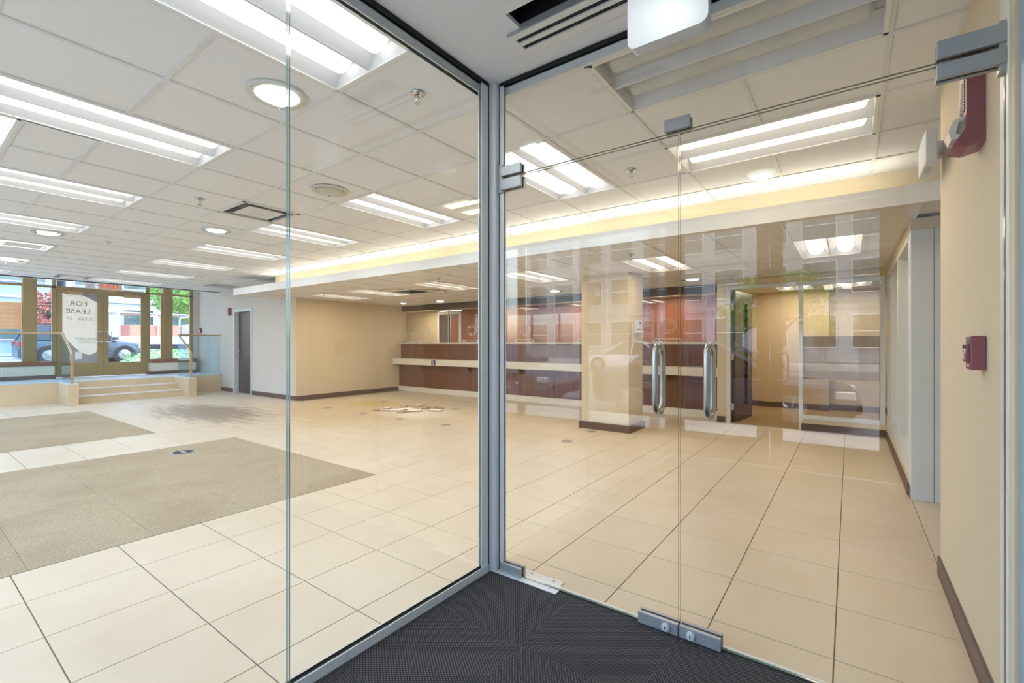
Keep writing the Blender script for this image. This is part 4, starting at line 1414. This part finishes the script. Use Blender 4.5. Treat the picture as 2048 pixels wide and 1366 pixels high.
MB().box(-.03, .03, -.056, -.05, .03, .09).build('pull_lever', M['mark_white'], p2)
tmst = thing('thermostat', 'beige thermostat with paper card on the side of the pillar', 'thermostat', (-2.51, 6.52, 1.40))
MB().bbox(0, .03, -.10, .09, .0, .20, .006).build('backplate', M['beige_plastic'], tmst)
MB().bbox(.03, .05, -.06, .09, .07, .195, .005).build('cover', M['plastic'], tmst)
MB().bbox(.03, .075, -.08, .09, .015, .045, .008).build('tray', M['beige_plastic'], tmst)
MB().box(.05, .052, -.03, .06, .15, .175).build('display', M['black'], tmst)
MB().box(.05, .052, -.03, .08, .115, .122).build('print_line', M['mark_grey'], tmst)
ou = thing('wall_outlet', 'beige double outlet plate high on the pillar front', 'outlet', (-2.98, 6.22, 1.955))
MB().bbox(-.042, .042, -.007, 0, 0, .135, .003).build('plate', M['beige_plastic'], ou)
for z in (.04, .09):
    MB().box(-.006, .006, -.009, -.007, z, z + .02).build('socket', M['mark_grey'], ou)
bk = thing('wall_bracket', 'small bare metal bracket high on the pillar front', 'bracket', (-2.77, 6.22, 1.92))
MB().box(-.04, .04, -.012, 0, .10, .11).tube([(-.03, -.01, .07), (-.03, -.03, .03), (.03, -.03, .03), (.03, -.01, .07)], .006, 6).build('hook', M['beige_plastic'], bk)
o2 = thing('wall_outlet', 'white outlet plate low on the grey wall', 'outlet', (-10.24, YD, .36))
MB().bbox(-.036, .036, -.006, 0, 0, .115, .003).build('plate', M['plastic'], o2)
for z in (.03, .07):
    MB().box(-.012, .012, -.008, -.006, z, z + .016).build('socket', M['mark_grey'], o2)

# ================================================================== TELLER COUNTER
tcn = thing('teller_counter', 'long red walnut teller counter with off white ledge and top', 'counter', (-5.8, 8.3, 0))
CX0, CX1 = XB + .001, -1.721
MB().box(CX0, CX1, 8.27, 8.40, 0, .125).build('kick_board', M['offwhite'], tcn, world=True)
seams = [CX0, -8.06, -6.51, -4.966, -3.42, CX1]
for k in range(5):
    a, b2 = seams[k] + .003, seams[k + 1] - .003
    MB().bbox(a, b2, 8.30, 8.34, .125, .73, .002).build('lower_panel', M['wood'], tcn, world=True)
    MB().bbox(a, b2, 8.36, 8.40, .86, 1.245, .002).build('upper_panel', M['wood'], tcn, world=True)
MB().bbox(CX0, CX1, 8.08, 8.40, .712, .862, .004).build('writing_ledge', M['offwhite'], tcn, world=True)
MB().bbox(CX0, CX1, 8.33, 8.515, 1.247, 1.285, .004).build('counter_top', M['offwhite'], tcn, world=True)
MB().box(CX0, CX1, 8.402, 8.44, .0, 1.247).box(CX0, CX1, 8.345, 8.40, .125, .71).build('carcass', M['dark'], tcn, world=True)
for x in (-8.9, -7.3, -5.8, -4.2, -2.6):
    MB().prism([(8.345, .55), (8.345, .712), (8.12, .712)], x - .02, x + .02, 'x').build('ledge_bracket', M['wood'], tcn, world=True)
# drawer knob marks
wc = thing('access_sign', 'small blue wheelchair access sign on the counter ledge', 'sign', (-8.31, 8.08, .725))
MB().box(-.07, .07, -.004, 0, 0, .115).build('plate', M['mark_blue'], wc)
MB().tube([(-.02 + .03 * math.cos(t), -.006, .04 + .03 * math.sin(t)) for t in [2 * PI * k / 14 - 2.6 for k in range(11)]], .005, 5).tube([(-.015, -.006, .085), (-.012, -.006, .055), (.02, -.006, .055), (.035, -.006, .02)], .0055, 5).cyl((-.016, -.0085, .098), .010, .004, 'y', 10).build('wheelchair_symbol', M['mark_white'], wc)

gs = [XB + .002, -8.14, -6.59, -5.04, -3.49, -1.723]
tports = [-8.88, -7.33, -5.77, -4.22, -2.64]
tlab = ['teller glass pane with speaking ring beside the beige wall', 'teller glass pane with speaking ring second from the beige wall', 'teller glass pane with speaking ring third from the beige wall', 'teller glass pane half hidden behind the pillar', 'teller glass pane with speaking ring beside the office door pier']
for k in range(5):
    t = thing('teller_window', tlab[k], 'teller window', (tports[k], YC, 1.285), 0, None)
    MB().box(gs[k] + .003, gs[k + 1] - .003, YC, YC + .02, 1.286, 2.13).build('pane', M['glass'], t, world=True)
    MB().box(gs[k + 1] - .004, gs[k + 1] + .003, YC - .002, YC + .024, 1.286, 2.13).build('joint', M['acryl'], t, world=True)
    pz = 1.58
    def ring(cx, cz, r, n=28):
        return [(cx + r * math.cos(2 * PI * q / n), YC - .02, cz + r * math.sin(2 * PI * q / n)) for q in range(n)]
    MB().tube(ring(tports[k], pz, .135), .006, 6, closed=True).build('speak_ring', M['acryl'], t, smooth=True, world=True)
    MB().tube(ring(tports[k] + .015, pz - .005, .085), .005, 6, closed=True).build('speak_ring', M['acryl'], t, smooth=True, world=True)
    for a in (.4, 2.5, 4.4):
        MB().cyl((tports[k] + .11 * math.cos(a), YC - .03, pz + .11 * math.sin(a)), .009, .03, 'y', 8).build('standoff', M['acryl'], t, world=True)
    tr = thing('deal_tray', 'clear acrylic transaction tray under the %s teller glass from the beige wall' % ['first', 'second', 'third', 'fourth', 'fifth'][k], 'tray', (tports[k], 8.37, 1.285), 0, 'transaction trays on the teller counter')
    MB().box(-.24, -.225, -.03, .03, 0, .07).box(.225, .24, -.03, .03, 0, .07).box(-.24, .24, -.03, -.022, .055, .07).build('tray_frame', M['acryl'], tr)
    MB().box(-.22, .22, -.02, .03, .002, .008).build('tray_base', M['steel'], tr)
# acrylic display box in the far corner
ab = thing('brochure_holder', 'clear acrylic brochure holder in the counter corner', 'holder', (-9.60, 8.62, 1.285))
hb = MB()
for (a, b2) in ((-.22, -.205), (.20, .215)):
    hb.box(a, b2, -.12, -.105, 0, .27).box(a, b2, .10, .115, 0, .27)
hb.box(-.22, .215, -.12, -.105, .255, .27).box(-.22, .215, .10, .115, .255, .27).box(-.22, .215, -.12, .115, .0, .02)
hb.build('frame', M['acryl'], ab)
MB().box(-.20, .20, -.10, .10, .13, .138).build('shelf', M['acryl'], ab)

# cove lamp: fluorescent strip on the shelf behind the white fascia
cl = thing('cove_lamp', 'warm fluorescent strip hidden in the ceiling cove', 'light', (-4.6, 4.56, 2.345))
nl = 8
for k in range(nl):
    xa = LX0 + .95 + (0.35 - (LX0 + .95)) * k / nl
    xb = LX0 + .95 + (0.35 - (LX0 + .95)) * (k + 1) / nl - .06
    bt = MB().box(xa, xb, 4.53, 4.59, 2.345, 2.365).build('batten', M['white'], cl, world=True)
    MB().cyl((xa + .02, 4.56, 2.376), .010, xb - xa - .04, 'x', 10).build('tube', M['cove_lamp'], bt, world=True)
    area_lamp('lamp', cl, rel(cl, ((xa + xb) / 2, 4.56, 2.392)), xb - xa - .04, .03, 2.7, (1.0, 0.92, 0.79), up=True)

# ================================================================== FLOOR THINGS
fd = thing('floor_box', 'large round dark floor box cover on the carpet', 'floor box', (-6.22, 2.07, .004))
MB().lathe([(.125, 0), (.125, .004), (.115, .007), (.105, .006)], seg=28).build('rim', M['steel_dk'], fd, smooth=True)
MB().cyl((0, 0, 0), .106, .006, 'z', 28).build('lid', M['black'], fd)
MB().box(-.05, .05, -.02, .02, .006, .008).build('flap', M['steel_dk'], fd)
fo = thing('floor_outlet', 'small round metal floor outlet on the tile floor', 'floor outlet', (-8.18, 6.47, 0), 0, 'floor outlets near the counter')
MB().lathe([(.075, 0), (.075, .005), (.06, .008), (.058, .004)], seg=22).build('rim', M['steel_dk'], fo, smooth=True)
MB().cyl((0, 0, 0), .06, .005, 'z', 22).build('lid', M['grout'], fo)
fo['label'] = 'small round floor outlet behind the debris heap toward the beige wall'
for (x, y, lb) in ((-8.25, 5.17, 'small round floor outlet beside the yellow floor stain'), (-7.08, 5.14, 'small round floor outlet just before the debris heap'),
                   (-6.07, 5.13, 'small round floor outlet between the debris heap and the carpet'), (-6.13, 6.55, 'small round floor outlet between the debris heap and the counter'),
                   (-5.05, 5.17, 'small round floor outlet on clear tile between debris heap and pillar'), (-2.94, 5.22, 'small round floor outlet on clear tile in front of the pillar'),
                   (-2.99, 6.02, 'small round floor outlet against the base of the pillar')):
    dup(fo, (x, y, 0), label=lb)
# debris
random.seed(11)
dspec = [(-6.95, 5.55, .34, .09, 'debris'), (-6.85, 5.93, .28, .09, 'debris'), (-6.42, 5.78, .22, .09, 'debris'), (-6.98, 6.28, .16, .12, 'debris_dk'), (-6.56, 6.36, .13, .10, 'debris_dk'),
         (-5.95, 6.22, .18, .08, 'debris'), (-6.50, 5.45, .15, .07, 'debris_dk'), (-7.32, 6.20, .13, .07, 'debris_dk'), (-7.45, 5.72, .11, .06, 'debris'), (-6.72, 6.62, .13, .07, 'debris'), (-6.15, 6.62, .10, .05, 'debris_dk'), (-7.36, 5.25, .09, .05, 'debris_dk'), (-7.12, 6.62, .12, .07, 'debris'), (-6.42, 6.66, .09, .05, 'debris_dk')]
for k, (x, y, a, b2, mt) in enumerate(dspec):
    x, y, a, b2 = -6.72 + (x + 6.72) * .66, 5.92 + (y - 5.92) * .66, a * .66, b2 * .66
    n = 4 + k % 3
    aa, bb = a * 1.15, b2 * 1.5
    poly = [(aa * random.uniform(.75, 1.1) * math.cos(2 * PI * (q + .3 * random.random()) / n), bb * random.uniform(.75, 1.1) * math.sin(2 * PI * (q + .3 * random.random()) / n)) for q in range(n)]
    mb = MB().prism(poly, 0, .022, 'z')
    mb.mi = [0, 0] + [1] * (len(mb.f) - 2)
    tilt = (.16, .22, .10)[k % 3] if mt == 'debris_dk' else .05
    o = mb.build('tile_fragment', [M[mt], M['debris_dk']])
    o.location = (x, y, .001 + math.sin(tilt) * bb * .9)
    o.rotation_euler = (tilt, 0, 0.62 + .1 * random.random())
    o['label'] = 'pale broken ceiling tile fragment in the heap on the floor' if mt == 'debris' else 'brown backed broken ceiling tile fragment in the heap on the floor'
    o['category'] = 'debris'
    o['group'] = 'broken ceiling tile on the floor' if mt == 'debris' else 'brown broken ceiling tile on the floor'

# ================================================================== OUTDOORS
ZG = 0.36      # west street level
g1 = sbox('floor', M['paving'], -24.5, XW - .05, -12, 30, ZG - .3, ZG + .06, label='concrete sidewalk outside the street front')
g2 = sbox('floor', M['asphalt'], -56, -24.5, -30, 40, ZG - .3, ZG, label='asphalt street outside the street front')
g3 = sbox('floor', M['paving'], -16, 14, -4.0, YS - .08, -.4, -.03, label='sidewalk outside the vestibule')
g4 = sbox('floor', M['asphalt'], -24.4, 30, -24, -4.0, -.5, -.14, label='asphalt street outside the vestibule')
g5 = sbox('floor', M['paving'], -24.4, 30, -40, -24, -.5, -.08, label='far sidewalk')

def car(name, label, paint, L, W, H, kind, loc, rz, group=None):
    """x forward, wheels on z=0"""
    c = thing(name, label, 'car', loc, rz, group)
    hw = W / 2
    wr = .34 if kind != 'suv' else .37
    fx, rx = L / 2 - .92, -L / 2 + .95
    belt = H * .60
    hood = belt * (.97 if kind == 'suv' else .92)
    gc = .22
    # lower body: stations along x with (x, z_top, half width)
    st = [(-L / 2, hood * .80, hw * .86), (-L / 2 + .10, belt * .98, hw * .94), (-L / 2 + .6, belt * 1.02, hw), (-L * .1, belt, hw), (L * .16, belt * .99, hw), (L * .24, hood, hw), (L / 2 - .55, hood * .93, hw * .98), (L / 2 - .14, hood * .82, hw * .90), (L / 2, hood * .62, hw * .78)]
    vv, ff = [], []
    for (x, zt, w) in st:
        zb = gc if abs(x) < L / 2 - .05 else gc + .12
        ring = [(-w * .93, zb), (-w, zb + .12), (-w, zt * .72), (-w * .96, zt * .93), (-w * .86, zt), (0, zt + .025), (w * .86, zt), (w * .96, zt * .93), (w, zt * .72), (w, zb + .12), (w * .93, zb)]
        vv += [(x, y, z) for y, z in ring]
    n = 11
    for k in range(len(st) - 1):
        for q in range(n):
            ff.append((k * n + q, k * n + (q + 1) % n, (k + 1) * n + (q + 1) % n, (k + 1) * n + q))
    ff.append(tuple(range(n)))
    ff.append(tuple(range((len(st) - 1) * n, len(st) * n)))
    MB().add(vv, ff).build('body', paint, c, smooth=True)
    # greenhouse
    if kind == 'suv':
        pr = [(-L / 2 + .12, belt), (-L / 2 + .42, H * .97), (-L * .05, H), (L * .06, H * .98), (L * .23, belt)]
    else:
        pr = [(-L / 2 + .75, belt), (-L * .20, H * .95), (-L * .06, H), (L * .04, H * .97), (L * .235, belt)]
    def gh(pts, w0, w1, mat, nm, inset=0, lid=True):
        v, f = [], []
        for s in (-1, 1):
            for (x, z) in pts:
                u = (z - belt) / (H - belt)
                v.append((x, s * (w0 + (w1 - w0) * u), z))
        k = len(pts)
        f = [tuple(range(k)), tuple(range(2 * k - 1, k - 1, -1))] + [(i, i + 1, i + 1 + k, i + k) for i in range(k - 1)] + [(k - 1, 0, k, 2 * k - 1)]
        return MB().add(v, f).build(nm, mat, c)
    gh(pr, hw * .95, hw * .76, M['carglass'], 'window_glass')
    roof = MB()
    rp = pr[1:-1]
    v = []
    for (x, z) in rp:
        v += [(x, -hw * .79, z - .02), (x, -hw * .70, z + .018), (x, hw * .70, z + .018), (x, hw * .79, z - .02)]
    f = []
    for i in range(len(rp) - 1):
        for q in range(3):
            f.append((i * 4 + q, i * 4 + q + 1, i * 4 + q + 5, i * 4 + q + 4))
    roof.add(v, f)
    for s in (-1, 1):
        def pt(x, z):
            u = (z - belt) / (H - belt)
            return Vector((x, s * (hw * .955 + (hw * .775 - hw * .955) * u), z))
        roof.tube([pt(*pr[0]), pt(*pr[1])], .055, 6)
        roof.tube([pt(*pr[-1]), pt(*pr[-2])], .045, 6)
        mx_ = -L * .07
        roof.tube([pt(mx_, belt), pt(mx_ - .03, H * .985)], .04, 6)
        if kind == 'suv':
            roof.tube([pt(-L * .27, belt), pt(-L * .27, H * .96)], .05, 6)
    roof.build('roof', paint, c, smooth=True)
    if kind == 'suv':
        for s in (-1, 1):
            MB().tube([(-L * .32, s * hw * .62, H + .04), (L * .0, s * hw * .62, H + .05)], .02, 6).build('roof_rail', M['black'], c)
    for s in (-1, 1):
        for x in (fx, rx):
            MB().cyl((x, s * (hw - .02), wr), wr * 1.17, s * .035, 'y', 22).build('wheel_arch', M['black'], c)
            wh = MB().lathe([(wr * .66, -.10), (wr * .95, -.11), (wr, -.08), (wr, .08), (wr * .95, .11), (wr * .66, .10)], (x, s * (hw - .08), wr), 24, 'y').build('wheel', M['tyre'], c, smooth=True)
            rim = MB().lathe([(wr * .68, .0), (wr * .62, s * .03), (.001, s * .05)], (x, s * (hw + .02), wr), 20, 'y')
            for q in range(5):
                a = 2 * PI * q / 5
                rim.tube([(x + .05 * math.cos(a), s * (hw + .07), wr + .05 * math.sin(a)), (x + wr * .64 * math.cos(a), s * (hw + .045), wr + wr * .64 * math.sin(a))], .03, 5)
            rim.build('rim', M['rim'], wh)
        MB().bbox(L / 2 - .34, L / 2 - .07, s * hw * .86 - .08, s * hw * .86 + .06, hood * .66, hood * .82, .02).build('headlamp', M['headlamp'], c)
        MB().bbox(-L / 2 - .01, -L / 2 + .16, s * hw * .82 - .08, s * hw * .82 + .06, belt * .74, belt * .95, .02).build('tail_lamp', M['taillamp'], c)
        MB().bbox(L * .2, L * .2 + .16, s * (hw + .02), s * (hw + .16), belt + .02, belt + .16, .02).build('wing_mirror', paint, c)
        for x in (-L * .02, -L * .24):
            MB().box(x - .09, x + .09, s * hw * 1.0, s * (hw + .018), belt * .80, belt * .83).build('door_handle', M['rim'], c)
    MB().bbox(L / 2 - .05, L / 2 + .015, -hw * .5, hw * .5, hood * .35, hood * .55, .02).build('grille', M['black'], c)
    return c
car('parked_suv', 'dark slate parked sport utility vehicle seen through the bronze doors', M['paint_dark'], 4.5, 1.85, 1.75, 'suv', (-29.6, 5.75, ZG), PI / 2)
car('parked_sedan', 'teal grey sedan parked beyond the street windows by the grey wall', M['paint_green'], 4.5, 1.8, 1.45, 'sedan', (-28.8, 13.2, ZG), PI / 2)
car('parked_sedan', 'white sedan on the street mirrored in the glass doors', M['paint_white'], 4.7, 1.85, 1.5, 'sedan', (-9.0, -18.6, -.14), PI)
car('parked_sedan', 'grey sedan parked at the kerb mirrored beside the pillar', M['paint_grey'], 4.6, 1.82, 1.45, 'sedan', (-7.6, -5.4, -.14), 0)
car('parked_sedan', 'dark sedan parked at the kerb outside the vestibule', M['paint_dark'], 4.5, 1.82, 1.45, 'sedan', (-2.1, -5.5, -.14), 0)

# pickup truck with ladder rack and orange load
tk = thing('work_truck', 'white work truck with pipe rack and orange load', 'truck', (-36, 11.2, ZG), PI / 2)
MB().bbox(-3.0, 1.0, -.95, .95, .55, .85, .03).build('chassis', M['black'], tk)
MB().bbox(-3.0, .8, -.98, .98, .85, 1.35, .03).build('bed', M['paint_white'], tk)
MB().bbox(-2.3, .3, -.9, .9, 1.35, 2.05, .03).build('cargo', M['truck_orange'], tk)
MB().prism([(1.0, .55), (1.0, 2.2), (2.1, 2.2), (2.5, 1.45), (3.3, 1.3), (3.3, .55)], -.95, .95, 'y').build('cab', M['paint_white'], tk)
MB().prism([(1.25, 1.45), (1.25, 2.05), (2.0, 2.05), (2.35, 1.45)], -.97, .97, 'y').build('cab_glass', M['carglass'], tk)
for x in (-2.8, -.9, .9):
    for s in (-1, 1):
        MB().tube([(x, s * .98, .9), (x, s * .98, 2.5), (x, s * .8, 2.65), (x, 0, 2.65)], .05, 6).build('rack_post', M['paint_white'], tk)
for k in range(4):
    MB().tube([(-3.4, -.7 + k * .45, 2.75), (3.0, -.7 + k * .45, 2.75)], .07, 8).build('pipe', M['rim'], tk)
for s in (-1, 1):
    for x in (-2.0, 2.4):
        wh = MB().cyl((x, s * .95 - .12, .42), .42, .24, 'y', 20).build('wheel', M['tyre'], tk)
        MB().cyl((x, s * 1.0 - .10, .42), .24, .2, 'y', 16).build('rim', M['rim'], wh)

# pole, hedge, planting
pl = thing('street_lamp_pole', 'tall grey street pole outside the street windows', 'pole', (-22.2, 8.05, ZG + .06))
MB().lathe([(.001, 0), (.24, 0), (.24, .2), (.17, .3), (.16, 6.0)], seg=18).build('shaft', M['pole'], pl, smooth=True)
MB().lathe([(.30, 0), (.30, .05), (.24, .07)], seg=18).build('base_flange', M['pole'], pl)
MB().tube([(0, 0, 5.8), (.2, 0, 6.1), (1.1, 0, 6.2)], .05, 8).build('lamp_arm', M['pole'], pl)
def leafy(mb, c, rad, n, size, seed=0, squash=1.0):
    rnd = random.Random(seed)
    for k in range(n):
        while True:
            p = Vector((rnd.uniform(-1, 1), rnd.uniform(-1, 1), rnd.uniform(-1, 1)))
            if p.length < 1:
                break
        p = Vector((p.x * rad[0], p.y * rad[1], p.z * rad[2])) + Vector(c)
        u = Vector((rnd.gauss(0, 1), rnd.gauss(0, 1), rnd.gauss(0, 1))).normalized()
        w = u.orthogonal().normalized()
        s = size * rnd.uniform(.6, 1.3)
        mb.add([p - u * s, p + w * s * .45, p + u * s, p - w * s * .45], [(0, 1, 2, 3)])
    return mb
hd = thing('hedge_mound', 'low green hedge mound outside the bronze doors', 'hedge', (-20.2, 6.3, ZG + .05))
hm = MB()
rows = 10
v, f = [], []
for i in range(rows + 1):
    for j in range(17):
        a, b2 = i / rows * 2 - 1, j / 16 * 2 - 1
        z = .62 * max(0, (1 - a * a)) ** .5 * max(0, 1 - b2 ** 2) ** .5 + .03 * math.sin(i * 3.1 + j * 1.7)
        v.append((a * .7, b2 * 1.45, max(0, z)))
for i in range(rows):
    for j in range(16):
        f.append((i * 17 + j, i * 17 + j + 1, (i + 1) * 17 + j + 1, (i + 1) * 17 + j))
hm.add(v, f).build('bush_core', M['hedge'], hd, smooth=True)
leafy(MB(), (0, 0, .3), (.72, 1.45, .36), 2600, .05, 3).build('leaves', M['hedge'], hd, kind='stuff')
h3 = thing('ornamental_grass', 'tuft of pale ornamental grass outside the narrow street window', 'plant', (-18.5, 2.95, ZG + .05))
gm = MB()
rnd = random.Random(5)
for k in range(160):
    a = rnd.uniform(0, 2 * PI); l = rnd.uniform(.25, .62); o_ = rnd.uniform(0, .16)
    bx, by = o_ * math.cos(a), o_ * math.sin(a)
    ex_, ey_ = bx + l * .35 * math.cos(a), by + l * .35 * math.sin(a)
    gm.add([(bx - .006, by, 0), (bx + .006, by, 0), (ex_, ey_, l)], [(0, 1, 2)])
gm.build('blades', M['hedge'], h3)

def tree(label, loc, trunk_h, crown, leafmat, seed, n=3500, size=.14, cat='tree'):
    t = thing('street_tree', label, cat, loc)
    rnd = random.Random(seed)
    tb_ = MB().tube([(0, 0, 0), (.04, .03, trunk_h * .5), (0, .05, trunk_h), (.1, 0, trunk_h + crown[2])], [.16, .13, .10, .03], 9)
    tb_.build('trunk', M['bark'], t, smooth=True)
    for k in range(14):
        a = rnd.uniform(0, 2 * PI)
        z0 = trunk_h * rnd.uniform(.55, 1.15)
        r = rnd.uniform(.55, .95)
        e = Vector((crown[0] * r * math.cos(a), crown[1] * r * math.sin(a), z0 + rnd.uniform(.0, 1.0) * crown[2]))
        m_ = Vector((e.x * .5, e.y * .5, (z0 + e.z) / 2 + .15))
        b_ = MB().tube([(0, 0.03, z0), m_, e], [.06, .04, .012], 6)
        for q in range(5):
            s0 = m_.lerp(e, rnd.uniform(0, .8))
            d = Vector((rnd.uniform(-1, 1), rnd.uniform(-1, 1), rnd.uniform(-.6, .5))) * .8
            b_.tube([s0, s0 + d * .5 + Vector((0, 0, .08)), s0 + d], [.018, .012, .005], 4)
        b_.build('branch', M['bark'], t)
    lf = MB()
    for k in range(26):
        a = rnd.uniform(0, 2 * PI); r = rnd.uniform(.1, .95) ** .6
        c = (crown[0] * r * math.cos(a), crown[1] * r * math.sin(a), trunk_h + crown[2] * rnd.uniform(-.25, 1.0))
        leafy(lf, c, (crown[0] * .33, crown[1] * .33, crown[2] * .22), n // 26, size, seed * 50 + k)
    lf.build('foliage', leafmat, t, kind='stuff')
    return t
tree('bright green street tree beyond the pole', (-26.0, 10.6, ZG), 3.0, (2.6, 2.6, 2.0), M['leaf'], 3, 4200, .13)
tree('green street tree in front of the grey building', (-41.5, 14.5, ZG), 3.4, (2.6, 2.8, 2.4), M['leaf'], 8, 3200, .18)
tree('red leaved tree behind the slate vehicle', (-37.5, 5.75, ZG), 2.2, (1.0, .85, 1.5), M['leaf_red'], 5, 1800, .13)
tree('green street tree mirrored across the vestibule street', (-3.2, -25.5, -.08), 2.6, (2.6, 2.6, 2.2), M['leaf'], 12, 2500, .18)

def building(label, loc, w, h, d, facing, fmat, rows, cols_, rnd_seed=1):
    """facade in local y-z plane at x=0 facing +x; facing is the rotation about z"""
    b = thing('street_building', label, 'building', loc, facing)
    MB().box(-d, 0, -w / 2, w / 2, 0, h).build('wall', fmat, b)
    MB().box(-d - .1, .15, -w / 2 - .1, w / 2 + .1, h, h + .4).build('parapet', M['facade'], b)
    cw_, ch_ = w / cols_, h / rows
    for r in range(rows):
        MB().box(0, .06, -w / 2, w / 2, r * ch_ + .05, r * ch_ + .25).build('ledge', M['facade'], b)
        for c in range(cols_):
            y0_, y1_ = -w / 2 + c * cw_ + cw_ * .16, -w / 2 + (c + 1) * cw_ - cw_ * .16
            z0_, z1_ = r * ch_ + ch_ * .30, (r + 1) * ch_ - ch_ * .12
            wd = MB().box(0, .07, y0_ - .07, y0_, z0_ - .07, z1_ + .07).box(0, .07, y1_, y1_ + .07, z0_ - .07, z1_ + .07).box(0, .07, y0_, y1_, z1_, z1_ + .07).box(0, .1, y0_, y1_, z0_ - .07, z0_).box(0, .05, y0_, y1_, (z0_ + z1_) / 2 - .03, (z0_ + z1_) / 2 + .03).build('window', M['frame_white'], b)
            MB().box(0, .02, y0_, y1_, z0_, z1_).build('window_pane', M['winglass'], wd)
    return b
building('pale grey building with large windows across the street', (-46, 16.5, ZG), 17, 12, 6, 0, M['facade'], 3, 6)
building('blue grey building with banded windows across the street', (-46, -1.5, ZG), 18, 12, 6, 0, M['facade_b'], 3, 5)
building('grey building mirrored across the vestibule street', (-6, -34, -.08), 40, 11, 6, PI / 2, M['facade'], 3, 14)
